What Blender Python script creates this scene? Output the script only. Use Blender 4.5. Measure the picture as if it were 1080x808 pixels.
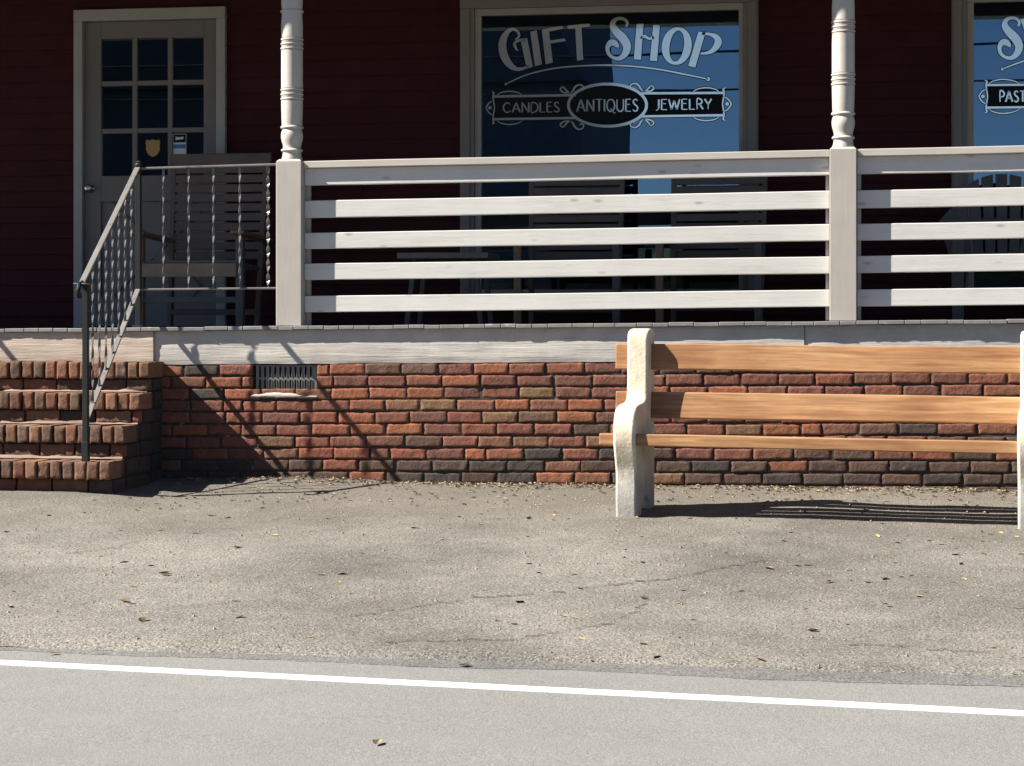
import bpy, bmesh, math, random
from mathutils import Vector, Matrix, noise

# ------------------------------------------------------------------ scene, camera, light
sc = bpy.context.scene
C = sc.collection
for o in list(bpy.data.objects):
    bpy.data.objects.remove(o)

YAW = math.atan(0.166)
cd = bpy.data.cameras.new('camera')
cam = bpy.data.objects.new('camera', cd)
C.objects.link(cam)
cam.location = (0, -12.0, 0.775)
cam.rotation_euler = (math.radians(90), 0, YAW)
cd.sensor_fit = 'HORIZONTAL'
cd.sensor_width = 36
cd.lens = 76.0
cd.shift_y = -0.05
cd.clip_start = 0.05
cd.clip_end = 3000
sc.camera = cam

SUN = Vector((-3.2, -1.0, 2.95)).normalized()          # towards the sun
w = bpy.data.worlds.new('World')
sc.world = w
w.use_nodes = True
nt = w.node_tree
nt.nodes.clear()
sky = nt.nodes.new('ShaderNodeTexSky')
sky.sky_type = 'NISHITA'
sky.sun_disc = False
sky.sun_elevation = math.asin(SUN.z)
sky.sun_rotation = math.atan2(SUN.x, SUN.y) % (2 * math.pi)
sky.air_density = 0.6
sky.dust_density = 0.0
sky.ozone_density = 3.0
bg = nt.nodes.new('ShaderNodeBackground')
bg.inputs['Strength'].default_value = 0.05
wo = nt.nodes.new('ShaderNodeOutputWorld')
nt.links.new(sky.outputs[0], bg.inputs[0])
nt.links.new(bg.outputs[0], wo.inputs[0])

sl = bpy.data.lights.new('sun', 'SUN')
sl.energy = 5.0
sl.angle = math.radians(0.5)
sl.color = (1.0, 0.945, 0.86)
so = bpy.data.objects.new('sun', sl)
so.rotation_euler = (-SUN).to_track_quat('-Z', 'Y').to_euler()
so.location = SUN * 60
C.objects.link(so)

sc.view_settings.view_transform = 'Standard'
sc.view_settings.look = 'None'
sc.view_settings.exposure = 1.7
sc.view_settings.gamma = 1
sc.view_settings.use_curve_mapping = False

R = random.Random(7)
def SH(x): return 0.0085 * (x + 1.5)                   # the old porch is a little off level

# ------------------------------------------------------------------ materials
def new_mat(name):
    m = bpy.data.materials.new(name)
    m.use_nodes = True
    t = m.node_tree
    return m, t, t.nodes['Principled BSDF'], t.nodes, t.links
def coords(n, l, scale=(1, 1, 1)):
    tc = n.new('ShaderNodeTexCoord')
    mp = n.new('ShaderNodeMapping')
    mp.inputs['Scale'].default_value = scale
    g = n.new('ShaderNodeNewGeometry')
    l.new(g.outputs['Position'], mp.inputs['Vector'])
    return mp.outputs[0]
def ocoords(n, l, scale=(1, 1, 1)):
    tc = n.new('ShaderNodeTexCoord')
    mp = n.new('ShaderNodeMapping')
    mp.inputs['Scale'].default_value = scale
    l.new(tc.outputs['Object'], mp.inputs['Vector'])
    return mp.outputs[0]
def noi(n, l, v, scale, detail=4, rough=0.6, dist=0):
    t = n.new('ShaderNodeTexNoise')
    t.inputs['Scale'].default_value = scale
    t.inputs['Detail'].default_value = detail
    t.inputs['Roughness'].default_value = rough
    t.inputs['Distortion'].default_value = dist
    l.new(v, t.inputs['Vector'])
    return t.outputs['Fac']
def ramp(n, l, f, stops, interp='LINEAR'):
    r = n.new('ShaderNodeValToRGB')
    e = r.color_ramp.elements
    r.color_ramp.interpolation = interp
    while len(e) < len(stops): e.new(0.5)
    for k, (p, c) in enumerate(stops):
        e[k].position = p
        e[k].color = (c, c, c, 1) if not hasattr(c, '__len__') else (*c, 1)
    l.new(f, r.inputs[0])
    return r.outputs[0]
def mix(n, l, f, a, b, mode='MIX'):
    m = n.new('ShaderNodeMix')
    m.data_type = 'RGBA'
    m.blend_type = mode
    for s, v in ((m.inputs[0], f), (m.inputs[6], a), (m.inputs[7], b)):
        if hasattr(v, 'is_output') or hasattr(v, 'links'): l.new(v, s)
        elif hasattr(v, '__len__'): s.default_value = (*v, 1)
        else:
            s.default_value = v if s == m.inputs[0] else (v, v, v, 1)
    return m.outputs[2]
def bump(n, l, h, strength, dist, bs, prev=None):
    b = n.new('ShaderNodeBump')
    b.inputs['Strength'].default_value = strength
    b.inputs['Distance'].default_value = dist
    l.new(h, b.inputs['Height'])
    if prev: l.new(prev, b.inputs['Normal'])
    l.new(b.outputs[0], bs.inputs['Normal'])
    return b.outputs[0]

def paint(name, col, var=0.12, chip=None, chip_t=0.66, rough=0.55, grain=(3, 30, 30), bstr=0.25, dirt=None, knots=None):
    m, t, bs, n, l = new_mat(name)
    v = coords(n, l)
    f = noi(n, l, v, 5, 5, 0.65)
    c0 = tuple(c * (1 - var) for c in col)
    c = ramp(n, l, f, [(0.3, c0), (0.7, col)])
    vg = coords(n, l, grain)
    g = noi(n, l, vg, 1.0, 5, 0.7)
    if dirt:
        fd = noi(n, l, v, 11, 6, 0.75)
        c = mix(n, l, ramp(n, l, fd, [(0.5, 0.0), (0.75, 0.7)]), c, dirt)
    h = g
    if chip:
        fc = noi(n, l, coords(n, l, (grain[0] * .45, grain[1] * .5, grain[2] * .5)), 1.6, 7, 0.75)
        k = ramp(n, l, fc, [(chip_t, 0.0), (chip_t + 0.02, 1.0)])
        c = mix(n, l, k, c, chip)
    if knots:
        vo = n.new('ShaderNodeTexVoronoi'); vo.inputs['Scale'].default_value = 1.0
        l.new(coords(n, l, (5.5, 9, 16)), vo.inputs['Vector'])
        hs = n.new('ShaderNodeSeparateColor'); l.new(vo.outputs['Color'], hs.inputs[0])
        ms = n.new('ShaderNodeMath'); ms.operation = 'MULTIPLY'
        l.new(ramp(n, l, vo.outputs['Distance'], [(0.05, 0.75), (0.20, 0.0)]), ms.inputs[0])
        l.new(ramp(n, l, hs.outputs[0], [(0.62, 0.0), (0.66, 1.0)]), ms.inputs[1])
        c = mix(n, l, ms.outputs[0], c, knots)
        st_ = noi(n, l, coords(n, l, (1.2, 8, 8)), 1.3, 6, 0.72)
        c = mix(n, l, ramp(n, l, st_, [(0.52, 0.0), (0.74, 0.45)]), c, (0.33, 0.30, 0.25))
    l.new(c, bs.inputs['Base Color'])
    bs.inputs['Roughness'].default_value = rough
    bump(n, l, h, bstr, 0.004, bs)
    return m
M = {}
M['white'] = paint('white porch paint', (0.53, 0.515, 0.475), 0.08, (0.52, 0.47, 0.40), 0.70, 0.5, (3, 40, 40), 0.35, None, (0.27, 0.22, 0.17))
M['cap'] = paint('beige rail cap paint', (0.41, 0.375, 0.33), 0.10, (0.28, 0.24, 0.20), 0.70, 0.5, (3, 40, 40), 0.25)
M['postpaint'] = paint('worn post paint', (0.37, 0.335, 0.295), 0.10, (0.40, 0.34, 0.28), 0.69, 0.5, (40, 40, 5), 0.2)
M['beam'] = paint('weathered beam paint', (0.47, 0.435, 0.385), 0.22, (0.24, 0.21, 0.18), 0.635, 0.75, (2.2, 40, 45), 1.0, (0.33, 0.30, 0.26))
M['beam_pink'] = paint('thick cracked beam paint', (0.44, 0.365, 0.295), 0.2, (0.27, 0.22, 0.17), 0.62, 0.75, (3, 40, 45), 1.0)
M['deck'] = paint('grey deck paint', (0.20, 0.195, 0.19), 0.3, (0.32, 0.30, 0.275), 0.60, 0.6, (8, 8, 30), 0.5)
M['siding'] = paint('dark red siding paint', (0.056, 0.0125, 0.0135), 0.25, None, 0.6, 0.75, (1.5, 30, 40), 0.3)
M['siding'].node_tree.nodes['Principled BSDF'].inputs['Specular IOR Level'].default_value = 0.15
M['casing'] = paint('beige casing paint', (0.20, 0.17, 0.14), 0.12, None, 0.6, 0.5, (20, 20, 4), 0.15)
M['sash'] = paint('pale sash paint', (0.34, 0.30, 0.24), 0.1, None, 0.6, 0.5, (20, 20, 6), 0.15)
M['doorcase'] = paint('white door casing paint', (0.34, 0.32, 0.28), 0.1, None, 0.6, 0.5, (20, 20, 4), 0.15)
M['door'] = paint('greige door paint', (0.17, 0.145, 0.125), 0.1, None, 0.6, 0.45, (20, 20, 4), 0.15)
M['ceiling'] = paint('porch ceiling paint', (0.16, 0.155, 0.15), 0.1, None, 0.6, 0.6, (2, 40, 40), 0.2)
M['roof'] = paint('grey roof shingles', (0.12, 0.115, 0.11), 0.3, None, 0.6, 0.85, (10, 10, 10), 0.6)
M['iron'] = paint('black iron paint', (0.020, 0.022, 0.023), 0.3, (0.12, 0.115, 0.11), 0.66, 0.5, (20, 20, 20), 0.2)
M['iron'].node_tree.nodes['Principled BSDF'].inputs['Specular IOR Level'].default_value = 0.2
M['ironlight'] = paint('pale iron paint', (0.17, 0.16, 0.145), 0.35, (0.07, 0.07, 0.07), 0.60, 0.40, (20, 20, 20), 0.2)  # paler iron tone for the rails and bars
M['balusteriron'] = paint('worn baluster iron', (0.105, 0.102, 0.098), 0.3, (0.04, 0.04, 0.04), 0.6, 0.33, (20, 20, 20), 0.1)
M['balusteriron'].node_tree.nodes['Principled BSDF'].inputs['Specular IOR Level'].default_value = 0.9
M['chairwood'] = paint('dark chair wood', (0.125, 0.088, 0.064), 0.3, None, 0.6, 0.6, (3, 30, 30), 0.4)
M['chairseat'] = paint('worn chair wood', (0.30, 0.205, 0.135), 0.35, None, 0.6, 0.55, (3, 30, 30), 0.4)
M['chairarm'] = paint('brown chair arm wood', (0.22, 0.125, 0.063), 0.3, None, 0.6, 0.5, (20, 4, 20), 0.4)
M['chairgrey'] = paint('faded grey chair wood', (0.115, 0.100, 0.085), 0.3, None, 0.6, 0.65, (20, 20, 4), 0.4)
M['tablewood'] = paint('table wood', (0.19, 0.16, 0.12), 0.3, None, 0.6, 0.55, (3, 30, 30), 0.3)
M['vent'] = paint('galvanised vent', (0.18, 0.18, 0.16), 0.3, (0.13, 0.13, 0.10), 0.62, 0.5, (20, 20, 20), 0.3)
M['mortar_lt'] = paint('smeared mortar', (0.36, 0.335, 0.30), 0.3, (0.22, 0.20, 0.18), 0.62, 0.9, (20, 20, 20), 0.8)
M['smear'] = paint('brick dust mortar', (0.25, 0.17, 0.125), 0.3, (0.15, 0.10, 0.075), 0.6, 0.9, (20, 20, 20), 0.8)
M['mortar'] = paint('old dark mortar', (0.052, 0.041, 0.033), 0.5, (0.17, 0.135, 0.10), 0.60, 0.95, (26, 26, 26), 0.9)
M['interior'] = paint('dim shop interior', (0.035, 0.038, 0.05), 0.3, None, 0.6, 0.9, (2, 2, 2), 0.1)
M['dark'] = paint('black void', (0.012, 0.012, 0.012), 0.2, None, 0.6, 0.9)
M['vinyl'] = paint('cream window lettering', (0.52, 0.495, 0.445), 0.05, None, 0.6, 0.5, (8, 8, 8), 0.02)
def leaf_letters():
    t = M['vinyl'].node_tree; n, l = t.nodes, t.links
    bs = n['Principled BSDF']; out = n['Material Output']
    g = n.new('ShaderNodeBsdfGlossy'); g.inputs['Roughness'].default_value = 0.08; g.inputs['Color'].default_value = (1.0, 0.94, 0.80, 1)
    mx = n.new('ShaderNodeMixShader'); mx.inputs[0].default_value = 0.55
    l.new(bs.outputs[0], mx.inputs[1]); l.new(g.outputs[0], mx.inputs[2]); l.new(mx.outputs[0], out.inputs['Surface'])
leaf_letters()
M['vinyl_black'] = paint('black window lettering', (0.012, 0.014, 0.016), 0.1, None, 0.6, 0.5, (8, 8, 8), 0.02)
M['gold'] = paint('gold badge', (0.42, 0.24, 0.07), 0.15, None, 0.6, 0.45)
M['sticker_blue'] = paint('blue sticker', (0.05, 0.17, 0.36), 0.1, None)
M['sticker_white'] = paint('white sticker', (0.62, 0.62, 0.60), 0.1, None)
M['across'] = paint('slate clapboards across street', (0.085, 0.105, 0.15), 0.2, None, 0.6, 0.8, (1, 1, 8), 0.3)
M['across_roof'] = paint('slate roof across street', (0.075, 0.09, 0.125), 0.2, None, 0.6, 0.8, (4, 4, 4), 0.3)
M['pole'] = paint('creosote pole', (0.07, 0.055, 0.045), 0.3, None, 0.6, 0.9, (20, 20, 2), 0.5)
M['cable'] = paint('black cable', (0.015, 0.015, 0.016), 0.1, None)
M['foliage'] = paint('far foliage', (0.05, 0.075, 0.03), 0.5, None, 0.6, 0.9, (3, 3, 3), 0.5)

def metal(name, col, rough):
    m, t, bs, n, l = new_mat(name)
    bs.inputs['Base Color'].default_value = (*col, 1)
    bs.inputs['Metallic'].default_value = 1
    f = noi(n, l, coords(n, l), 60, 3)
    l.new(ramp(n, l, f, [(0.3, rough * .7), (0.7, rough * 1.3)]), bs.inputs['Roughness'])
    return m
M['knob'] = metal('dull brass', (0.5, 0.47, 0.42), 0.3)

def glass(name, ior, tint, wav):
    m, t, bs, n, l = new_mat(name)
    n.remove(bs)
    out = n['Material Output']
    tr = n.new('ShaderNodeBsdfTransparent'); tr.inputs[0].default_value = (0.97, 0.98, 0.98, 1)
    gl = n.new('ShaderNodeBsdfGlossy'); gl.inputs['Roughness'].default_value = 0.0
    gl.inputs['Color'].default_value = (*tint, 1)
    fr = n.new('ShaderNodeFresnel'); fr.inputs['IOR'].default_value = ior
    mx = n.new('ShaderNodeMixShader')
    b = n.new('ShaderNodeBump'); b.inputs['Strength'].default_value = wav; b.inputs['Distance'].default_value = 0.01
    l.new(noi(n, l, coords(n, l, (1.0, 1, 3.0)), 1.2, 1, 0.3), b.inputs['Height'])
    l.new(b.outputs[0], gl.inputs['Normal'])
    l.new(fr.outputs[0], mx.inputs[0]); l.new(tr.outputs[0], mx.inputs[1]); l.new(gl.outputs[0], mx.inputs[2])
    l.new(mx.outputs[0], out.inputs['Surface'])
    return m
M['glass'] = glass('coated plate glass', 2.5, (0.52, 0.78, 1.0), 0.014)
M['doorglass'] = glass('old door glass', 1.9, (0.7, 0.86, 1.0), 0.02)

def brick_mat(name):
    m, t, bs, n, l = new_mat(name)
    at = n.new('ShaderNodeAttribute'); at.attribute_name = 'Col'
    v = coords(n, l)
    f1 = noi(n, l, v, 22, 6, 0.7)
    f2 = noi(n, l, v, 90, 4, 0.7)
    f3 = noi(n, l, v, 9, 6, 0.75)
    c = mix(n, l, ramp(n, l, f1, [(0.32, 0.55), (0.68, 1.15)]), (0, 0, 0), at.outputs['Color'])
    c = mix(n, l, 1.0, at.outputs['Color'], ramp(n, l, f1, [(0.30, 0.62), (0.70, 1.2)]), 'MULTIPLY')
    c = mix(n, l, ramp(n, l, f2, [(0.55, 0.0), (0.75, 0.6)]), c, (0.06, 0.045, 0.04))
    c = mix(n, l, ramp(n, l, f3, [(0.66, 0.0), (0.74, 0.55)]), c, (0.24, 0.19, 0.15))
    l.new(c, bs.inputs['Base Color'])
    bs.inputs['Roughness'].default_value = 0.9
    b1 = bump(n, l, f2, 0.5, 0.004, bs)
    bump(n, l, noi(n, l, v, 34, 5, 0.65), 0.7, 0.008, bs, b1)
    return m
M['brick'] = brick_mat('old red brick')

def wood_mat(name, c1, c2, c3, axis=0):
    m, t, bs, n, l = new_mat(name)
    sv = [14, 14, 14]; sv[axis] = 0.9
    v = ocoords(n, l, tuple(sv))
    f = noi(n, l, v, 1.6, 6, 0.62, 1.4)
    c = ramp(n, l, f, [(0.28, c1), (0.50, c2), (0.74, c3)])
    sv2 = [60, 60, 60]; sv2[axis] = 2.2
    g = noi(n, l, ocoords(n, l, tuple(sv2)), 1.5, 4, 0.6)
    c = mix(n, l, 1.0, c, ramp(n, l, g, [(0.32, 0.72), (0.62, 1.08)]), 'MULTIPLY')
    big = noi(n, l, ocoords(n, l, (1.5, 5, 5)), 1.2, 4, 0.6)
    c = mix(n, l, 1.0, c, ramp(n, l, big, [(0.36, (0.74, 0.62, 0.52)), (0.62, (1.08, 1.08, 1.08))]), 'MULTIPLY')
    vo = n.new('ShaderNodeTexVoronoi'); vo.inputs['Scale'].default_value = 1.0
    l.new(ocoords(n, l, (2.1, 9, 9)), vo.inputs['Vector'])
    c = mix(n, l, ramp(n, l, vo.outputs['Distance'], [(0.05, 0.8), (0.11, 0.0)]), c, (0.12, 0.06, 0.03))
    l.new(c, bs.inputs['Base Color'])
    bs.inputs['Roughness'].default_value = 0.5
    bump(n, l, g, 0.3, 0.003, bs)
    return m
M['benchwood'] = wood_mat('amber bench plank', (0.215, 0.098, 0.040), (0.300, 0.158, 0.067), (0.385, 0.232, 0.112))

def concrete_mat():
    m, t, bs, n, l = new_mat('cream concrete')
    v = coords(n, l)
    f = noi(n, l, v, 9, 6, 0.7)
    c = ramp(n, l, f, [(0.3, (0.42, 0.365, 0.265)), (0.6, (0.56, 0.50, 0.38)), (0.8, (0.63, 0.575, 0.46))])
    f2 = noi(n, l, v, 55, 5, 0.7)
    c = mix(n, l, ramp(n, l, f2, [(0.58, 0.0), (0.70, 0.55)]), c, (0.33, 0.28, 0.22))
    # ragged splash dirt on the feet, raised to paint shade below the bulge
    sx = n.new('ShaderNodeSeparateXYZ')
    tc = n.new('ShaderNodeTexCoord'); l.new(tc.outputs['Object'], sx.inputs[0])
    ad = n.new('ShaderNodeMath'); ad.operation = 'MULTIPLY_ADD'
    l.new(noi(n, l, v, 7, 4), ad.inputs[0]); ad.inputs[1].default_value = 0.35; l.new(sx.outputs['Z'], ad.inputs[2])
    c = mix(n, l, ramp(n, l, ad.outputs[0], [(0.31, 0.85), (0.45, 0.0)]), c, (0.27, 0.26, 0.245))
    l.new(c, bs.inputs['Base Color'])
    bs.inputs['Roughness'].default_value = 0.9
    b1 = bump(n, l, f2, 0.5, 0.004, bs)
    bump(n, l, noi(n, l, v, 18, 5), 0.5, 0.008, bs, b1)
    return m
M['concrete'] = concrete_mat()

def ground_mat(name, lo, hi, stone, stone_d, speck, dirt=None, bs_=0.8, fine=105):
    m, t, bs, n, l = new_mat(name)
    v = coords(n, l)
    big = noi(n, l, v, 0.9, 6, 0.62)
    med = noi(n, l, v, 6, 6, 0.7)
    fin = noi(n, l, v, fine, 3, 0.7)
    c = ramp(n, l, big, [(0.32, lo), (0.66, hi)])
    c = mix(n, l, 1.0, c, ramp(n, l, med, [(0.28, 0.82), (0.72, 1.12)] if fine < 150 else [(0.28, 0.93), (0.72, 1.05)]), 'MULTIPLY')
    c = mix(n, l, 1.0, c, ramp(n, l, fin, [(0.33, 0.32), (0.67, 1.62)] if fine < 150 else [(0.32, 0.55), (0.68, 1.4)]), 'MULTIPLY')
    vo = n.new('ShaderNodeTexVoronoi'); vo.inputs['Scale'].default_value = stone_d
    l.new(v, vo.inputs['Vector'])
    hs = n.new('ShaderNodeSeparateColor'); l.new(vo.outputs['Color'], hs.inputs[0])
    ms = n.new('ShaderNodeMath'); ms.operation = 'MULTIPLY'
    l.new(ramp(n, l, vo.outputs['Distance'], [(0.22, 1.0), (0.34, 0.0)]), ms.inputs[0])
    l.new(ramp(n, l, hs.outputs[0], [(speck, 0.0), (speck + 0.05, 0.8)]), ms.inputs[1])
    c = mix(n, l, ms.outputs[0], c, stone)
    md = n.new('ShaderNodeMath'); md.operation = 'MULTIPLY'
    l.new(ramp(n, l, vo.outputs['Distance'], [(0.2, 1.0), (0.34, 0.0)]), md.inputs[0])
    l.new(ramp(n, l, hs.outputs[1], [(speck, 0.0), (speck + 0.05, 0.75)]), md.inputs[1])
    c = mix(n, l, md.outputs[0], c, (0.05, 0.045, 0.04))
    if dirt:
        sx = n.new('ShaderNodeSeparateXYZ'); l.new(v, sx.inputs[0])
        ad = n.new('ShaderNodeMath'); ad.operation = 'MULTIPLY_ADD'
        l.new(noi(n, l, coords(n, l, (0.7, 1.2, 1)), 1.3, 6, 0.7), ad.inputs[0]); ad.inputs[1].default_value = 2.6; l.new(sx.outputs['Y'], ad.inputs[2])
        k = n.new('ShaderNodeMapRange'); l.new(ad.outputs[0], k.inputs[0])
        k.inputs[1].default_value = -0.9; k.inputs[2].default_value = 1.1; k.inputs[3].default_value = 0; k.inputs[4].default_value = 0.62
        c = mix(n, l, k.outputs[0], c, dirt)
    l.new(c, bs.inputs['Base Color'])
    bs.inputs['Roughness'].default_value = 0.95
    bs.inputs['Specular IOR Level'].default_value = 0.25
    b1 = bump(n, l, fin, bs_, 0.006, bs)
    bump(n, l, noi(n, l, v, 42, 4, 0.7), bs_ * .8, 0.010, bs, b1)
    return m
M['apron'] = ground_mat('worn asphalt apron', (0.098, 0.090, 0.078), (0.188, 0.174, 0.151), (0.32, 0.29, 0.23), 75, 0.84, (0.105, 0.088, 0.068), 0.9)
M['road'] = ground_mat('grey road asphalt', (0.155, 0.151, 0.141), (0.170, 0.166, 0.155), (0.33, 0.31, 0.28), 110, 0.95, None, 0.35, 190)
M['strip'] = ground_mat('shaded asphalt seam', (0.098, 0.095, 0.090), (0.135, 0.131, 0.123), (0.25, 0.23, 0.20), 100, 0.93, None, 0.5)  # new asphalt smear; shade of the dipping apron edge is painted in too
M['soil'] = ground_mat('dry ground', (0.10, 0.095, 0.06), (0.16, 0.14, 0.09), (0.3, 0.28, 0.22), 60, 0.9, None, 0.8)
M['line'] = paint('white road paint', (0.72, 0.72, 0.69), 0.10, (0.36, 0.355, 0.34), 0.655, 0.7, (40, 40, 40), 0.5)
M['crack'] = paint('dark crack', (0.025, 0.022, 0.02), 0.3, None, 0.6, 0.95)
M['grit'] = paint('pale grit', (0.23, 0.20, 0.155), 0.5, (0.12, 0.10, 0.08), 0.55, 0.9, (40, 40, 40), 0.2)
M['vinyl_black'].node_tree.nodes['Principled BSDF'].inputs['Specular IOR Level'].default_value = 0.08
for k, c in (('leaf_brown', (0.14, 0.075, 0.035)), ('leaf_tan', (0.29, 0.19, 0.09)), ('leaf_yellow', (0.36, 0.27, 0.08)), ('leaf_dark', (0.045, 0.03, 0.022)), ('litter', (0.24, 0.175, 0.095))):
    M[k] = paint(k.replace('_', ' '), c, 0.35, None, 0.6, 0.8, (60, 60, 60), 0.3)

# ------------------------------------------------------------------ mesh helpers
class MB:
    def __init__(s): s.v = []; s.f = []; s.c = []; s.col = None
    def quad(s, *p):
        i = len(s.v); s.v += [tuple(q) for q in p]; s.f.append(tuple(range(i, i + len(p)))); s.c.append(s.col)
    def add(s, vs, fs):
        i = len(s.v); s.v += [tuple(q) for q in vs]
        for f in fs: s.f.append(tuple(i + k for k in f)); s.c.append(s.col)
    def box(s, x0, x1, y0, y1, z0, z1, sh=False):
        P = [(x, y, z + (SH(x) if sh else 0)) for x in (x0, x1) for y in (y0, y1) for z in (z0, z1)]
        s.add(P, [(0, 1, 3, 2), (4, 6, 7, 5), (0, 4, 5, 1), (2, 3, 7, 6), (0, 2, 6, 4), (1, 5, 7, 3)])
    def beam(s, a, b, wd, ht, up=(0, 0, 1)):                      # box section bar from a to b
        a = Vector(a); b = Vector(b); d = (b - a).normalized(); u = Vector(up)
        sd = d.cross(u).normalized(); u = sd.cross(d)
        P = [q + sd * sx * wd / 2 + u * sz * ht / 2 for q in (a, b) for sx in (-1, 1) for sz in (-1, 1)]
        s.add(P, [(0, 2, 3, 1), (4, 5, 7, 6), (0, 1, 5, 4), (2, 6, 7, 3), (0, 4, 6, 2), (1, 3, 7, 5)])
    def tube(s, pts, r, n=8):
        pts = [Vector(p) for p in pts]; rings = []
        for k, p in enumerate(pts):
            d = (pts[min(k + 1, len(pts) - 1)] - pts[max(k - 1, 0)]).normalized()
            a = d.cross(Vector((0, 0, 1)) if abs(d.z) < .9 else Vector((1, 0, 0))).normalized(); b = d.cross(a)
            rr = r[k] if hasattr(r, '__len__') else r
            rings.append([p + (a * math.cos(t) + b * math.sin(t)) * rr for t in [2 * math.pi * j / n for j in range(n)]])
        vs = [q for g in rings for q in g]; fs = []
        for k in range(len(pts) - 1):
            for j in range(n):
                fs.append((k * n + j, k * n + (j + 1) % n, (k + 1) * n + (j + 1) % n, (k + 1) * n + j))
        fs.append(tuple(range(n - 1, -1, -1))); fs.append(tuple((len(pts) - 1) * n + j for j in range(n)))
        s.add(vs, fs)
    def lathe(s, prof, cx, cy, n=28):
        vs = []; fs = []
        for r, z in prof:
            vs += [(cx + r * math.cos(2 * math.pi * j / n), cy + r * math.sin(2 * math.pi * j / n), z) for j in range(n)]
        for k in range(len(prof) - 1):
            for j in range(n):
                fs.append((k * n + j, k * n + (j + 1) % n, (k + 1) * n + (j + 1) % n, (k + 1) * n + j))
        fs.append(tuple(range(n - 1, -1, -1))); fs.append(tuple((len(prof) - 1) * n + j for j in range(n)))
        s.add(vs, fs)
    def prism(s, poly, f0, f1):                                    # poly of 2-d points; f0, f1 map them to the two ends
        n = len(poly)
        s.add([f0(p) for p in poly] + [f1(p) for p in poly],
              [tuple(range(n))] + [tuple(range(2 * n - 1, n - 1, -1))] + [(k, n + k, n + (k + 1) % n, (k + 1) % n) for k in range(n)])
    def build(s, name, mat, parent=None, bevel=0, smooth=False, seg=2, fix=True):
        me = bpy.data.meshes.new(name)
        off = Vector(parent_loc(parent)) if parent else Vector((0, 0, 0))
        me.from_pydata([tuple(Vector(p) - off) for p in s.v], [], s.f)
        if any(c is not None for c in s.c):
            at = me.color_attributes.new('Col', 'FLOAT_COLOR', 'CORNER')
            for p in me.polygons:
                c = s.c[p.index] or (0.3, 0.1, 0.07)
                for li in p.loop_indices: at.data[li].color = (*c, 1)
        if fix:
            bm = bmesh.new(); bm.from_mesh(me)
            bmesh.ops.recalc_face_normals(bm, faces=bm.faces)
            bm.to_mesh(me); bm.free()
        me.materials.append(M[mat])
        if smooth:
            for p in me.polygons: p.use_smooth = True
            if mat == 'brick': me.set_sharp_from_angle(angle=math.radians(52))
        o = bpy.data.objects.new(name, me)
        C.objects.link(o)
        if parent: o.parent = parent
        if bevel:
            b = o.modifiers.new('bevel', 'BEVEL'); b.width = bevel; b.segments = seg; b.limit_method = 'ANGLE'; b.angle_limit = math.radians(40)
        return o
def parent_loc(p):
    q = Vector((0, 0, 0))
    while p: q = q + p.location; p = p.parent
    return q
def thing(name, label, cat, loc=(0, 0, 0), group=None):
    o = bpy.data.objects.new(name, None); C.objects.link(o); o.location = loc; o.empty_display_size = 0.1
    return tag(o, label, cat, group)
def tag(o, label, cat, group=None, kind=None):
    if label: o['label'] = label
    if cat: o['category'] = cat
    if group: o['group'] = group
    if kind: o['kind'] = kind
    return o
def structure(o): o['kind'] = 'structure'; return o
def copy_tree(o, parent=None):
    c = o.copy(); C.objects.link(c); c.parent = parent
    for ch in list(o.children): copy_tree(ch, c)
    return c
def box(name, mat, parent, x0, x1, y0, y1, z0, z1, sh=False, bevel=0.004):
    m = MB(); m.box(x0, x1, y0, y1, z0, z1, sh); return m.build(name, mat, parent, bevel)

# ------------------------------------------------------------------ ground, apron, road
def gz(x, y):                                                      # the apron falls from the wall to the road
    z = -0.078 + 0.058 * min(y, 0.3)
    z += 0.026 * math.exp(-((x + 3.25) / 0.5) ** 2) * math.exp(-((y + 0.1) / 0.28) ** 2)   # heap of dirt by the steps
    z += 0.038 * min(1, max(0, (-3.75 - x) / .5)) * math.exp(-((y + 0.85) / 0.55) ** 2) * (1 if x > -6.4 else 0)
    return z
def line_y(x): return -5.04 - 0.129 * (x + 1.2)
def edge_y(x):
    xx = max(-5, min(4, x))
    return line_y(x) + 0.262 + 0.064 * (xx + 3.1) + 0.018 * noise.noise(Vector((x * 1.6, 3.1, 0))) + 0.012 * noise.noise(Vector((x * 7, 9.1, 0)))
def spread(a, b, fine0, fine1, st):
    xs = [a, a + (fine0 - a) * .4, a + (fine0 - a) * .7, a + (fine0 - a) * .9]
    k = fine0
    while k < fine1: xs.append(k); k += st
    xs += [fine1, fine1 + (b - fine1) * .1, fine1 + (b - fine1) * .3, fine1 + (b - fine1) * .6, b]
    return xs
xs = spread(-90, 90, -6.5, 4.0, 0.05)
apm = MB(); NV = 92
for x in xs:
    e = edge_y(x)
    for j in range(NV + 1):
        t = j / NV; y = 0.25 * (1 - t) + e * t
        z = gz(x, y)
        if -7 < x < 4.5:
            z += 0.007 * noise.noise(Vector((x * 2.1, y * 2.6, 0))) + 0.0035 * noise.noise(Vector((x * 9, y * 9, 5)))
        if j == NV: z -= 0.03
        elif j == NV - 1: z -= 0.006
        apm.v.append((x, y, z))
for i in range(len(xs) - 1):
    for j in range(NV):
        a = i * (NV + 1) + j; apm.f.append((a, a + NV + 1, a + NV + 2, a + 1)); apm.c.append(None)
structure(apm.build('asphalt_apron', 'apron', None, 0, True))
RZ = -0.376
def rz(x, y): return min(RZ, -0.078 + 0.058 * y - 0.012) if y > -5.6 else RZ - 0.02 * (1 - math.exp((y + 5.6) / 2.5)) - 0.005
rdm = MB()
rx = spread(-400, 400, -6, 4, 0.25)
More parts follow.
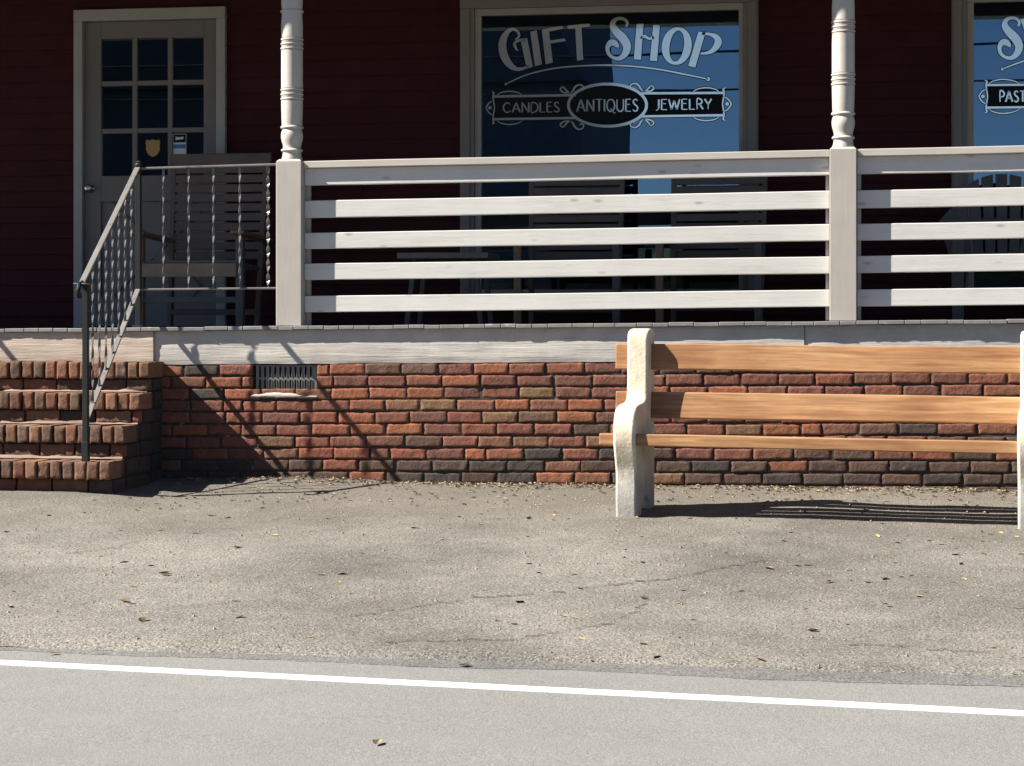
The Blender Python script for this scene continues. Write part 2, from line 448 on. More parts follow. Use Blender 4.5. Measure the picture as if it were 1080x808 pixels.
for x in rx:
    for j in range(26):
        y = line_y(x) + 0.62 - j * 0.36
        z = -0.078 + 0.058 * (line_y(x * 0 - 1.2) + 0.62 - j * .36) - 0.020
        z = max(z, -0.392) if j < 3 else -0.395 - 0.004 * min(j, 12)
        rdm.v.append((x, y, z))
for i in range(len(rx) - 1):
    for j in range(25):
        a = i * 26 + j; rdm.f.append((a, a + 26, a + 27, a + 1)); rdm.c.append(None)
structure(rdm.build('road', 'road', None, 0, True))
def road_z(x, y):
    j = (line_y(x) + 0.62 - y) / 0.36
    def zz(k):
        z = -0.078 + 0.058 * (-5.0426 + 0.62 - k * .36) - 0.020
        return max(z, -0.392) if k < 3 else -0.395 - 0.004 * min(k, 12)
    k = int(math.floor(j)); t = j - k
    return zz(k) * (1 - t) + zz(k + 1) * t
sm = MB(); lm = MB()
lx = spread(-390, 390, -6, 4, 0.06)
for i in range(len(lx) - 1):
    for x0, x1 in ((lx[i], lx[i + 1]),):
        def sy(x): return edge_y(x) + 0.06, edge_y(x) - 0.055 - 0.055 * min(1, max(0, (x + 3) / 2.5)) + 0.03 * noise.noise(Vector((x * 2.3, 1.7, 4))) + 0.015 * noise.noise(Vector((x * 9, 1.7, 4)))
        a0, a1 = sy(x0); b0, b1 = sy(x1)
        sm.quad((x0, a0, road_z(x0, a0) + .0018), (x1, b0, road_z(x1, b0) + .0018), (x1, b1, road_z(x1, b1) + .0018), (x0, a1, road_z(x0, a1) + .0018))
        def ly(x): return line_y(x) + 0.034 + 0.005 * noise.noise(Vector((x * 6, 0, 2))), line_y(x) - 0.034 + 0.003 * noise.noise(Vector((x * 6, 5, 2)))
        a0, a1 = ly(x0); b0, b1 = ly(x1)
        lm.quad((x0, a0, road_z(x0, a0) + .0030), (x1, b0, road_z(x1, b0) + .0030), (x1, b1, road_z(x1, b1) + .0030), (x0, a1, road_z(x0, a1) + .0030))
for q_ in (sm, lm):
    for f_ in list(q_.f):
        a_, b_ = q_.v[f_[3]], q_.v[f_[2]]; q_.quad(a_, b_, (b_[0], b_[1], b_[2] - .012), (a_[0], a_[1], a_[2] - .012))
structure(sm.build('shaded_asphalt_seam', 'strip', None))  # asphalt smear along the apron edge, its colour also carrying edge shade
structure(lm.build('road_edge_line', 'line', None))
gm = MB(); gm.quad((-900, -900, -0.62), (900, -900, -0.62), (900, 900, -0.62), (-900, 900, -0.62))
structure(gm.build('ground', 'soil', None))
hm = MB()
N = 72
for k in range(N):
    a0 = 2 * math.pi * k / N; a1 = 2 * math.pi * (k + 1) / N
    h0 = 9 + 6 * noise.noise(Vector((math.cos(a0) * 3, math.sin(a0) * 3, 0))); h1 = 9 + 6 * noise.noise(Vector((math.cos(a1) * 3, math.sin(a1) * 3, 0)))
    for (r0, z0f, r1, z1f) in ((380, 0, 430, .7), (430, .7, 520, 1.0), (520, 1.0, 640, .0)):
        hm.quad((r0 * math.cos(a0), r0 * math.sin(a0), -1 + h0 * z0f), (r0 * math.cos(a1), r0 * math.sin(a1), -1 + h1 * z0f), (r1 * math.cos(a1), r1 * math.sin(a1), -1 + h1 * z1f), (r1 * math.cos(a0), r1 * math.sin(a0), -1 + h0 * z1f))
structure(hm.build('hills', 'foliage', None, 0, True))

# cracks in the apron
def crack(pts, wd):
    m = MB(); P = []
    for k in range(len(pts) - 1):
        a = Vector((*pts[k], 0)); b = Vector((*pts[k + 1], 0)); n_ = max(2, int((b - a).length / 0.035))
        for j in range(n_):
            p = a.lerp(b, j / n_); P.append((p.x + R.uniform(-.02, .02), p.y + R.uniform(-.03, .03)))
    P.append(pts[-1])
    for k in range(len(P) - 1):
        (x0, y0), (x1, y1) = P[k], P[k + 1]
        if R.random() < .08: continue
        ww = wd * R.uniform(.25, 1.2); wv = wd * R.uniform(.25, 1.2)
        def g(x, y): return gz(x, y) + 0.007 * noise.noise(Vector((x * 2.1, y * 2.6, 0))) + 0.0035 * noise.noise(Vector((x * 9, y * 9, 5))) + .004
        m.quad((x0, y0 - ww, g(x0, y0 - ww)), (x1, y1 - wv, g(x1, y1 - wv)), (x1, y1 + wv, g(x1, y1 + wv)), (x0, y0 + ww, g(x0, y0 + ww)))
    return m
CR = []   # filled below from the layout table
for pts, wd in (([(-3.62, -2.75), (-3.35, -2.2), (-3.15, -1.95), (-2.9, -1.45)], .006), ([(-1.95, -4.0), (-1.55, -3.55), (-1.2, -3.35)], .006),
                ([(-1.2, -3.3), (-0.75, -2.95), (-0.45, -2.5)], .007), ([(-1.25, -4.3), (-0.95, -4.0), (-0.87, -3.6)], .006), ([(-1.7, -4.45), (-1.25, -4.35)], .005), ([(-.1, -4.3), (.4, -4.35)], .004)):
    structure(crack(pts, wd).build('asphalt_crack', 'crack', None, fix=False))

# ------------------------------------------------------------------ brick pieces
REDS = [(0.190, 0.062, 0.031), (0.172, 0.058, 0.032), (0.150, 0.053, 0.031), (0.225, 0.074, 0.033), (0.140, 0.052, 0.032)]
DARKS = [(0.056, 0.036, 0.026), (0.044, 0.031, 0.024), (0.068, 0.038, 0.026), (0.080, 0.043, 0.028)]
SIDE_SHADE = [(0.030, 0.022, 0.018), (0.024, 0.019, 0.017), (0.038, 0.025, 0.019)]  # near-black browns that put the shade of the step sides into the colour
BROWNS = [(0.150, 0.070, 0.036), (0.130, 0.060, 0.033), (0.170, 0.082, 0.043), (0.108, 0.058, 0.034), (0.165, 0.066, 0.034)]
def jit(c, r, a=.14):
    k = 1 + r.uniform(-a, a); return tuple(min(1, v * k * (1 + r.uniform(-.05, .05))) for v in c)
def brick(mb, fmap, U, V, W, r, nu=8, nv=4, rough=.003):
    """front face U x V, depth W; fmap(u, v, w) maps to the world with w = distance behind the front"""
    vs = []; idx = {}
    sd = r.uniform(0, 99)
    us = [-1, -.93, -.8] + [(-.8 + 1.6 * k / (nu - 1)) for k in range(1, nu - 1)] + [.8, .93, 1]
    vv = [-1, -.86, -.6] + [(-.6 + 1.2 * k / (nv - 1)) for k in range(1, nv - 1)] + [.6, .86, 1]
    if U < .09: us = [-1, -.88, -.68, -.3, .3, .68, .88, 1]
    for i, a in enumerate(us):
        for j, b in enumerate(vv):
            eu = max(0, abs(a) - .91) / .09; ev = max(0, abs(b) - .76) / .24
            e = eu ** 2.2 + ev ** 2.2
            if U < .09: e = (max(0, abs(a) - .7) / .3) ** 2.4 + (max(0, abs(b) - .8) / .2) ** 2.4
            u = a * U / 2; v = b * V / 2
            nz = noise.noise(Vector((u * 30 + sd, v * 30, sd)))
            w = 0.0036 * min(1.4, e) * (1 + .8 * noise.noise(Vector((u * 40, v * 40 + sd, 2)))) + rough * nz
            if abs(a) == 1: u *= 1 + .05 * noise.noise(Vector((sd, v * 70, 7)))
            if abs(b) == 1: v *= 1 + .15 * noise.noise(Vector((u * 45, sd, 3)))
            idx[i, j] = len(vs); vs.append(fmap(u, v, w))
    fs = []
    nI = len(us); nJ = len(vv)
    for i in range(nI - 1):
        for j in range(nJ - 1):
            fs.append((idx[i, j], idx[i + 1, j], idx[i + 1, j + 1], idx[i, j + 1]))
    ring = [(i, 0) for i in range(nI)] + [(nI - 1, j) for j in range(1, nJ)] + [(i, nJ - 1) for i in range(nI - 2, -1, -1)] + [(0, j) for j in range(nJ - 2, 0, -1)]
    bk = []
    for (i, j) in ring:
        bk.append(len(vs)); vs.append(fmap(us[i] * U / 2, vv[j] * V / 2, W))
    for k in range(len(ring)):
        a = idx[ring[k]]; b = idx[ring[(k + 1) % len(ring)]]
        fs.append((b, a, bk[k], bk[(k + 1) % len(ring)]))
    mb.add(vs, fs)

# ------------------------------------------------------------------ brick foundation wall
CH = 0.0687; LB = 0.2105
wall = thing('foundation_wall', 'low old red brick wall under the porch with dark joints and sooty lower courses', 'brick wall', (-1.5, 0.05, -0.08))
VX0, VX1, VZ0, VZ1 = -3.50, -3.125, 0.425, 0.62
bw = MB(); r = random.Random(11)
for row in range(11):
    z1 = 0.602 - row * CH; z0 = z1 - 0.0582
    x = -8.3 + (row % 2) * LB * .5 + r.uniform(-.02, .02)
    while x < 4.6:
        L = LB - .0100 + r.uniform(-.012, .012)
        if r.random() < .06: L *= .52
        x0, x1 = x, x + L; x = x1 + .0100 + r.uniform(-.004, .006)
        hz = SH((x0 + x1) / 2) + .007 * noise.noise(Vector((x0 * .9, row * .31, 4)))
        if x1 > VX0 - .002 and x0 < VX1 + .002 and z1 + hz > VZ0 + .03:
            segs = []
            if x0 < VX0 - .05: segs.append((x0, VX0 - .004))
            if x1 > VX1 + .05: segs.append((VX1 + .004, x1))
        else: segs = [(x0, x1)]
        for a, b in segs:
            cx = (a + b) / 2; cz = (z0 + z1) / 2
            # soot darkens lower courses and right end; darks by the steps add painted shadow
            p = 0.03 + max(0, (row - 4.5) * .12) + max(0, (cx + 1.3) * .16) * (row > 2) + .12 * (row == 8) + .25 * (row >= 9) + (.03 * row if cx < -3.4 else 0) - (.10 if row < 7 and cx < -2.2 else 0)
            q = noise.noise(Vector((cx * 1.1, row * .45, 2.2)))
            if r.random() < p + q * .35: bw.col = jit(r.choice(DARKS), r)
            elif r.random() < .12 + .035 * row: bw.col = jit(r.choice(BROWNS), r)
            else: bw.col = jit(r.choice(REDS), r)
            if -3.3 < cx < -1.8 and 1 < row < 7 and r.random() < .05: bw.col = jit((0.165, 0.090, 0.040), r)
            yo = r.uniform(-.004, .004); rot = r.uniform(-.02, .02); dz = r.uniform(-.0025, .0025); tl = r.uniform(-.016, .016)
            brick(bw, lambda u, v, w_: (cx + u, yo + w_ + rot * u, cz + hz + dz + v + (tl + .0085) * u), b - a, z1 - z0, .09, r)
bw.build('bricks', 'brick', wall, 0, True, fix=True)
mm = MB()
for a, b, z0, z1 in ((-8.4, VX0 - .004, -.2, .606), (VX0 - .004, VX1 + .004, -.2, .415), (VX1 + .004, 4.7, -.2, .606)):
    mm.box(a, b, .0085, .12, z0, z1, True)
mm.build('mortar', 'mortar', wall)
# vent with two rows of slots
vt = MB(); vx0, vx1 = VX0 + .012, VX1 - .002; vz0, vz1 = .440, .598
yv = .022
def vbox(a, b, c, d, y0=yv, y1=yv + .006): vt.box(a, b, y0, y1, c - .0145, d - .0145)
vent = MB()
rows = [(.455, .515), (.528, .590)]
ns = 11; pitch = (vx1 - vx0 - .03) / ns
vbox(vx0, vx1, vz0, rows[0][0]); vbox(vx0, vx1, rows[0][1], rows[1][0]); vbox(vx0, vx1, rows[1][1], vz1)
for (c, d) in rows:
    xx = vx0
    vbox(xx, vx0 + .018, c, d)
    for k in range(ns):
        xa = vx0 + .018 + k * pitch; vbox(xa + pitch * .40, xa + pitch if k < ns - 1 else vx1, c, d)
vgr = vt.build('vent_grille', 'vent', wall)
lv = MB()
for (c, d) in rows:
    for k in range(ns):
        xa = vx0 + .018 + k * pitch
        lv.beam((xa + pitch * .36, yv + .006, (c - .0145)), (xa + pitch * .36, yv + .006, d - .0145), .003, .022, (-.4, 1, 0))
lv.build('slot_fins', 'vent', vgr)
box('vent_back', 'dark', wall, VX0 - .003, VX1 + .003, .075, .11, .41, .62, False, 0)
ml = MB(); nx = 26
for i in range(nx + 1):
    t = i / nx; x = VX0 - .01 + (VX1 - VX0 + .015) * t
    hh = .012 + .016 * math.sin(math.pi * min(1, t * 1.1 + .05)) + .006 * noise.noise(Vector((t * 9, 0, 0)))
    zb = .398 + .004 * noise.noise(Vector((t * 14, 3, 0)))
    ml.v += [(x, -.006, zb), (x, -.012, zb + hh * .5), (x, .0, zb + hh), (x, .07, zb + hh + .010)]
for i in range(nx):
    for j in range(3):
        a = i * 4 + j; ml.f.append((a, a + 4, a + 5, a + 1)); ml.c.append(None)
ml.build('mortar_ledge', 'mortar_lt', wall, 0, True)

# ------------------------------------------------------------------ brick steps
SX1 = -4.03; SX0 = -6.06
steps = thing('brick_steps', 'four old brick steps with upright nosing bricks leading up to the porch', 'steps', (-4.6, -.4, -.1))
TOPS = [.606, .434, .258, .076]; FR = [-.246, -.42, -.655, -.885]
core = MB(); sb = MB(); r = random.Random(5); ledge = MB()
for k in range(4):
    zt, yf = TOPS[k], FR[k]; zb = TOPS[k + 1] if k < 3 else -.16
    xr = SX1 - .0 - r.uniform(0, .01)
    core.box(SX0 + .01, xr - .022, yf + (.045 if k < 3 else .08), .02 + k * .0007, zb - .05, zt - .012)
    core.box(SX0 + .012, xr - .016, yf + (.034 if k < 3 else .062), .015 + k * .0007, zt - .088, zt - .0105)
    # nosing: bricks on edge, end to the front
    nb = int((xr - SX0 + .0125) / .0695); pit = (xr - SX0 + .0125) / nb
    for q_ in range(nb):
        x = SX0 + q_ * pit + r.uniform(-.002, .002); x1 = SX0 + (q_ + 1) * pit - .0125 + r.uniform(-.002, .002)
        if q_ == nb - 1: x1 = xr
        cx = (x + x1) / 2; cz = zt - .048; yo = r.uniform(-.006, .006); rt = r.uniform(-.05, .05); tl = r.uniform(-.03, .03); hh = .094 + r.uniform(-.006, .003); dz = r.uniform(-.003, .002)
        sb.col = jit(r.choice(BROWNS + BROWNS + REDS[1:3] + [(0.15, .09, .065)]), r, .2)
        dp = .25 if k == 0 else .20
        brick(sb, lambda u, v, w_: (cx + u + tl * v, yf + yo + w_ + rt * u, cz + dz + v), x1 - x, hh, dp, r, 5, 5, .004)
    # riser course set back below the nosing
    x = SX0 + r.uniform(0, .1); zc1 = zt - .103; zc0 = zb + .008
    while x < xr - .05:
        L = .198 + r.uniform(-.01, .01); x1 = min(x + L, xr - .012)
        if xr - x1 < .06: x1 = xr - .012
        cx = (x + x1) / 2; cz = (zc0 + zc1) / 2; yo = r.uniform(-.006, .01)
        sb.col = jit(r.choice(BROWNS + DARKS[2:] + REDS[2:3]), r, .2)
        brick(sb, lambda u, v, w_: (cx + u, yf + (.022 if k < 3 else .055) + yo * .6 + w_, cz + v), x1 - x, zc1 - zc0, .06, r, 7, 4, .005)
        x = x1 + .012
    ledge = MB()
    # lumpy mortar smear along the foot of each riser
    if k < 3:
        nn = 60
        pts = []
        for i in range(nn + 1):
            x = SX0 + (xr - .02 - SX0) * i / nn
            hgt = .004 + .016 * max(0, noise.noise(Vector((x * 9, k * 3.3, 0))) + .35) + .004 * noise.noise(Vector((x * 40, k, 1)))
            dpt = .016 + .014 * max(0, noise.noise(Vector((x * 6, k * 2.3, 5))) + .3)
            pts.append((x, hgt, dpt))
        for i in range(nn):
            (xa, ha, da), (xb, hb, db) = pts[i], pts[i + 1]
            y0 = yf + .034
            ledge.quad((xa, y0 - da, zb + .001), (xb, y0 - db, zb + .001), (xb, y0 - .010, zb + hb), (xa, y0 - .010, zb + ha))
            ledge.quad((xa, y0 - .010, zb + ha), (xb, y0 - .010, zb + hb), (xb, y0 + .02, zb + hb), (xa, y0 + .02, zb + ha))
    if k < 3: ledge.build('mortar_smear', 'smear', steps, 0, True)
    # right-hand side of the step, stretchers running back to the wall, coloured dark as shade
    for lz0, lz1 in ((zt - .088, zt - .002), (zb + .006, zt - .102)):
        y = yf + .07
        while y < -.03:
            y1 = min(y + .2, -.008)
            cy = (y + y1) / 2; cz = (lz0 + lz1) / 2; xo = r.uniform(0, .006)
            sb.col = jit(r.choice(SIDE_SHADE), r, .2)
            brick(sb, lambda u, v, w_: (xr - w_ - xo, cy + u, cz + v), y1 - y - .01, lz1 - lz0, .05, r, 6, 4, .004)
            y = y1 + .004
sb.build('bricks', 'brick', steps, 0, True)
core.build('mortar', 'mortar', steps)


# ------------------------------------------------------------------ shop building
bld = thing('shop_building', 'dark red clapboard shop with a deep shaded porch and lettered display windows', 'building', (-1.5, 3.0, 0))
WY = 2.70
OPEN = [(-5.60, -4.48, .70, 3.062), (-2.80, -.75, .95, 3.14), (.53, 2.58, .95, 3.10)]
sd = MB(); EXP = .112; z = .66; k = 0
while z < 4.1:
    zc = z + EXP / 2
    cuts = [(a + .03, b - .03) for a, b, c, d in OPEN if c + .02 < zc < d - .03]
    segs = []; xa = -11.0
    for a, b in sorted(cuts): segs.append((xa, a)); xa = b
    segs.append((xa, 6.5))
    for a, b in segs:
        sd.add([(a, WY + .004, z), (b, WY + .004, z), (b, WY + .020, z + EXP + .012), (a, WY + .020, z + EXP + .012), (a, WY + .030, z), (b, WY + .030, z), (b, WY + .04, z + EXP + .012), (a, WY + .04, z + EXP + .012)],
               [(0, 1, 2, 3), (0, 4, 5, 1), (4, 7, 6, 5), (0, 3, 7, 4), (1, 5, 6, 2)])
    z += EXP
sd.build('siding', 'siding', bld)
up = MB(); up.box(-11, 6.5, WY + .06, 9, 4.05, 6.4); up.box(-11, -10.8, WY + .06, 9, -.2, 4.04); up.box(6.3, 6.5, WY + .06, 9, -.2, 4.04)
up.build('upper_wall', 'siding', bld)
rf = MB(); rf.prism([(2.2, 6.38), (9.6, 6.38), (5.9, 9.2)], lambda p: (-11.4, p[0], p[1]), lambda p: (6.9, p[0], p[1])); rf.build('main_roof', 'roof', bld)
rm = MB()
rm.quad((-10.8, 6.5, .7), (6.3, 6.5, .7), (6.3, 6.5, 4.0), (-10.8, 6.5, 4.0))
rm.quad((-10.8, 2.76, .702), (6.3, 2.76, .702), (6.3, 6.5, .702), (-10.8, 6.5, .702))
rm.quad((-10.8, 2.76, 3.99), (6.3, 2.76, 3.99), (6.3, 6.5, 3.99), (-10.8, 6.5, 3.99))
for xx in (-10.79, -3.4, 6.29): rm.quad((xx, 2.76, .7), (xx, 6.5, .7), (xx, 6.5, 4), (xx, 2.76, 4))
rm.build('shop_interior', 'interior', bld)
# porch roof, ceiling, front beam
pc = MB(); pc.box(-11, 6.5, .16, 2.74, 3.44, 3.47); pc.build('porch_ceiling', 'ceiling', bld)
pb = MB(); pb.box(-11, 6.5, -.03, .16, 3.24, 3.50); pb.build('porch_beam', 'white', bld, .006)
pr_ = MB(); pr_.prism([(-.30, 3.52), (2.75, 4.2), (2.75, 4.28), (-.30, 3.60)], lambda p: (-11.2, p[0], p[1]), lambda p: (6.7, p[0], p[1])); pr_.build('porch_roof', 'roof', bld)
# deck boards, their worn ends to the street
r = random.Random(3); dk = MB(); x = -10.9
while x < 6.4:
    wdt = r.choice([.089, .089, .12, .14]); x1 = x + wdt - .003
    yf = -.029 + r.uniform(-.0014, .0008); dz = r.uniform(-.002, .002)
    for q in range(3):
        pass
    dk.box(x, x1, yf, 2.72, .801 + dz, .823 + dz, True)
    x += wdt
dk.build('porch_floor', 'deck', bld, .003)
# skirt beam under the deck in three lengths
def beam_board(x0, x1, y, z0, z1, mat, seed):
    m = MB(); nx = max(8, int((x1 - x0) / .05)); nz = 7
    for i in range(nx + 1):
        x = x0 + (x1 - x0) * i / nx
        for j in range(nz + 1):
            zz = z0 + (z1 - z0) * j / nz
            dy = .004 * noise.noise(Vector((x * 3, zz * 30, seed))) + .003 * noise.noise(Vector((x * 14, zz * 60, seed)))
            if j == 0: zz += .004 * noise.noise(Vector((x * 6, 0, seed)))
            m.v.append((x, y + dy + (.004 if j in (0, nz) else 0), zz + SH(x)))
    for i in range(nx):
        for j in range(nz):
            a = i * (nz + 1) + j; m.f.append((a, a + nz + 1, a + nz + 2, a + 1)); m.c.append(None)
    m.box(x0, x1, y + .012, .12, z0 + .001, z1 - .001, True)
    return m.build('skirt_board', mat, bld, 0, True)
beam_board(-10.9, -4.092, -.014, .612, .800, 'beam_pink', 1)
beam_board(-4.089, -.362, -.002, .607, .800, 'beam', 2)
beam_board(-.358, 6.4, .004, .609, .800, 'beam', 3)

# door
df = MB()
df.box(-5.60, -5.535, WY - .03, WY + .10, .80, 2.985); df.box(-4.548, -4.482, WY - .03, WY + .10, .80, 2.985); df.box(-5.60, -4.482, WY - .032, WY + .10, 2.985, 3.066)
dfo = df.build('door_frame', 'doorcase', bld, .004)
DX0, DX1 = -5.532, -4.551; DY = WY + .015
dr = MB()
px = [(-5.412, -5.180), (-5.146, -4.918), (-4.886, -4.652)]; pzs = [(2.560, 2.862), (2.222, 2.525), (1.885, 2.188)]
dr.box(DX0, px[0][0], DY, DY + .045, .815, 2.982); dr.box(px[2][1], DX1, DY, DY + .045, .815, 2.982)
dr.box(px[0][0], px[2][1], DY + .001, DY + .045, 2.862, 2.982); dr.box(px[0][0], px[2][1], DY + .001, DY + .045, 1.70, 1.885)
dr.box(px[0][0], px[2][1], DY + .001, DY + .045, .815, 1.02)
dr.box(px[0][0], px[2][1], DY + .018, DY + .04, 1.02, 1.70)
for (a, b) in ((px[0][1], px[1][0]), (px[1][1], px[2][0])): dr.box(a, b, DY + .006, DY + .04, 1.885, 2.862)
for (a, b) in ((2.188, 2.222), (2.525, 2.560)):
    for p in px: dr.box(p[0], p[1], DY + .008, DY + .04, a, b)
# crossbuck on the lower panel
dr.beam((px[0][0] + .05, DY + .012, 1.66), (px[2][1] - .05, DY + .012, 1.06), .018, .10, (0, 0, 1))
dr.beam((px[0][0] + .05, DY + .010, 1.06), (px[2][1] - .05, DY + .010, 1.66), .018, .10, (0, 0, 1))
door = dr.build('door', 'door', bld, .003)
dg = MB()
for a, b in px:
    for c, d in pzs: dg.quad((a, DY + .026, c), (b, DY + .026, c), (b, DY + .026, d), (a, DY + .026, d))
dg.build('door_panes', 'doorglass', door)
kb = MB(); kb.lathe([(.001, 0), (.03, 0), (.03, .008), (.012, .012), (.011, .03), (.024, .038), (.030, .052), (.024, .066), (.006, .071)], 0, 0, 20)
kb.v = [(-5.487 + a, DY - .001 - c, 1.796 + b) for a, b, c in kb.v]
kb.build('door_knob', 'knob', door, 0, True)
for zz in (2.62, 1.25): hg = MB(); hg.tube([(DX1 + .004, DY - .012, zz - .045), (DX1 + .004, DY - .012, zz + .045)], .008, 8); hg.build('hinge', 'door', door)
bd = MB()
shp = [(0, .062), (.02, .052), (.045, .058), (.052, .035), (.046, .018), (.05, -.012), (.03, -.045), (0, -.06), (-.03, -.045), (-.05, -.012), (-.046, .018), (-.052, .035), (-.045, .058), (-.02, .052)]
bd.prism([(a * 1.05, b * 1.05) for a, b in shp], lambda p: (-5.032 + p[0], DY + .019, 2.080 + p[1]), lambda p: (-5.032 + p[0], DY + .021, 2.080 + p[1]))
bd.build('badge_sticker', 'gold', door)
st = MB(); st.box(-4.884, -4.786, DY + .019, DY + .021, 2.035, 2.178); stk = st.build('window_sticker', 'sticker_white', door)
s2 = MB(); s2.box(-4.880, -4.790, DY + .017, DY + .0188, 2.118, 2.174); s2.build('black_panel', 'vinyl_black', stk)
s3 = MB(); s3.box(-4.880, -4.790, DY + .017, DY + .0188, 2.075, 2.104); s3.build('blue_panel', 'sticker_blue', stk)
s4 = MB(); s4.prism([(-.03, -.012), (.028, -.006), (.03, .012), (-.006, .008), (-.028, .014)], lambda p: (-4.835 + p[0], DY + .015, 2.146 + p[1]), lambda p: (-4.835 + p[0], DY + .0165, 2.146 + p[1])); s4.build('emblem', 'sticker_white', stk)

# ---- lettering: strokes and outlines in sign units, then mapped on to the pane
def cat(pts, n=7):
    out = []
    for i in range(len(pts) - 1):
        p0 = pts[max(i - 1, 0)]; p1 = pts[i]; p2 = pts[i + 1]; p3 = pts[min(i + 2, len(pts) - 1)]
        for k in range(n):
            t = k / n
            out.append(tuple(.5 * (2 * b + (c - a) * t + (2 * a - 5 * b + 4 * c - d) * t * t + (3 * b - a - 3 * c + d) * t ** 3) for a, b, c, d in zip(p0, p1, p2, p3)))
    out.append(tuple(pts[-1])); return out
class Sign:
    def __init__(s): s.polys = []; s.ribs = []
    def poly(s, pts): s.polys.append(pts)
    def rib(s, pts, smooth=True, w=None):
        pts = [(p[0], p[1], p[2] if len(p) > 2 else w) for p in pts]
        s.ribs.append(cat(pts) if smooth else pts)
    def dot(s, x, y, rx, ry=None): s.polys.append([(x + rx * math.cos(a), y + (ry or rx) * math.sin(a)) for a in [2 * math.pi * k / 20 for k in range(20)]])
    def ell(s, x, y, rx, ry, w, tilt=0, w2=None):
        P = []
        for k in range(65):
            a = 2 * math.pi * k / 64
            ex = rx * math.cos(a); ey = ry * math.sin(a)
            P.append((x + ex * math.cos(tilt) - ey * math.sin(tilt), y + ex * math.sin(tilt) + ey * math.cos(tilt), w + ((w2 or w) - w) * abs(math.cos(a)) ** 1.5))
        s.ribs.append(P)
    def emit(s, mb, f, y, grow=0):
        for P in s.polys:
            if grow:
                Q = P + [P[0]]
                for k in range(len(P)): s._rib(mb, [(Q[k][0], Q[k][1], grow * 2), (Q[k + 1][0], Q[k + 1][1], grow * 2)], f, y, True)
            mb.add([(*f(a, b)[:1], y, f(a, b)[1]) for a, b in P], [tuple(range(len(P)))])
        for P in s.ribs: s._rib(mb, [(a, b, c + 2 * grow) for a, b, c in P], f, y, True)
    def _rib(s, mb, P, f, y, caps):
        n = len(P); L = []; Q = []
        for k in range(n):
            a = P[max(k - 1, 0)]; b = P[min(k + 1, n - 1)]
            dx, dy = b[0] - a[0], b[1] - a[1]; m = math.hypot(dx, dy) or 1
            ox, oy = -dy / m * P[k][2] / 2, dx / m * P[k][2] / 2
            L.append(f(P[k][0] + ox, P[k][1] + oy)); Q.append(f(P[k][0] - ox, P[k][1] - oy))
        mb.add([(a, y, b) for a, b in L] + [(a, y, b) for a, b in Q], [(k, k + 1, n + k + 1, n + k) for k in range(n - 1)])
SM = {  # small capitals: polylines in a unit box, y down
 'A': [[(.0, 1), (.45, 0), (.9, 1)], [(.16, .66), (.74, .66)]], 'C': [[(.82, .18), (.6, .02), (.3, .06), (.06, .35), (.06, .66), (.3, .95), (.6, .98), (.84, .82)]],
 'N': [[(.05, 1), (.05, 0), (.8, 1), (.8, 0)]], 'D': [[(.05, 0), (.05, 1), (.4, .98), (.72, .8), (.8, .5), (.7, .2), (.4, .02), (.05, 0)]],
 'L': [[(.05, 0), (.05, 1), (.6, 1)]], 'E': [[(.6, 0), (.05, 0), (.05, 1), (.62, 1)], [(.05, .42), (.5, .42)]],
 'S': [[(.55, .14), (.38, .01), (.16, .06), (.08, .22), (.2, .4), (.45, .56), (.58, .74), (.48, .94), (.24, 1.0), (.03, .86)]],
 'T': [[(0, 0), (.75, 0)], [(.38, 0), (.38, 1)]], 'I': [[(.05, 0), (.05, 1)]],
 'Q': [[(.46, 0), (.16, .12), (.03, .5), (.16, .88), (.46, 1), (.76, .88), (.9, .5), (.76, .12), (.46, 0)], [(.45, .74), (.8, 1.14), (1.0, 1.12)]],
 'U': [[(.05, 0), (.05, .7), (.2, .95), (.42, 1), (.64, .94), (.76, .7), (.76, 0)]], 'J': [[(.3, 0), (.3, .85), (.2, 1.02), (0, 1.06)]],
 'W': [[(0, 0), (.3, 1), (.58, .1), (.86, 1), (1.16, 0)]], 'R': [[(.05, 1), (.05, 0), (.4, .02), (.56, .2), (.48, .42), (.05, .5)], [(.3, .48), (.68, 1)]],
 'Y': [[(0, 0), (.36, .52), (.72, 0)], [(.36, .52), (.36, 1)]], 'P': [[(.05, 1), (.05, 0), (.42, .02), (.6, .22), (.48, .48), (.05, .54)]]}
SW = {'I': .1, 'J': .36, 'L': .6, 'E': .62, 'S': .6, 'W': 1.16, 'Q': .92, 'C': .86, 'N': .85, 'D': .82, 'A': .9, 'T': .75, 'U': .8, 'R': .66, 'Y': .72, 'P': .6}
def word(sg, txt, x0, x1, y0, y1, skew=0, wd=6.6):
    h = y1 - y0; tot = sum(SW[c] for c in txt) + .2 * (len(txt) - 1); sx = (x1 - x0) / tot; x = x0
    for c in txt:
        for pl in SM[c]:
            pts = [(x + a * sx, y0 + b * h + skew * (x + a * sx - x0)) for a, b in pl]
            if len(pl) > 5:
                n = len(pts); P = cat([(p[0], p[1]) for p in pts], 5)
                sg.ribs.append([(p[0], p[1], wd * (0.75 + .5 * abs(math.sin(3.1 * k / len(P))))) for k, p in enumerate(P)])
            else:
                for q in range(len(pts) - 1):
                    steep = abs(pts[q + 1][1] - pts[q][1]) > .5 * h
                    sg.ribs.append([(pts[q][0], pts[q][1], wd * (1.3 if steep else .7)), (pts[q + 1][0], pts[q + 1][1], wd * (1.3 if steep else .7))])
        x += (SW[c] + .2) * sx
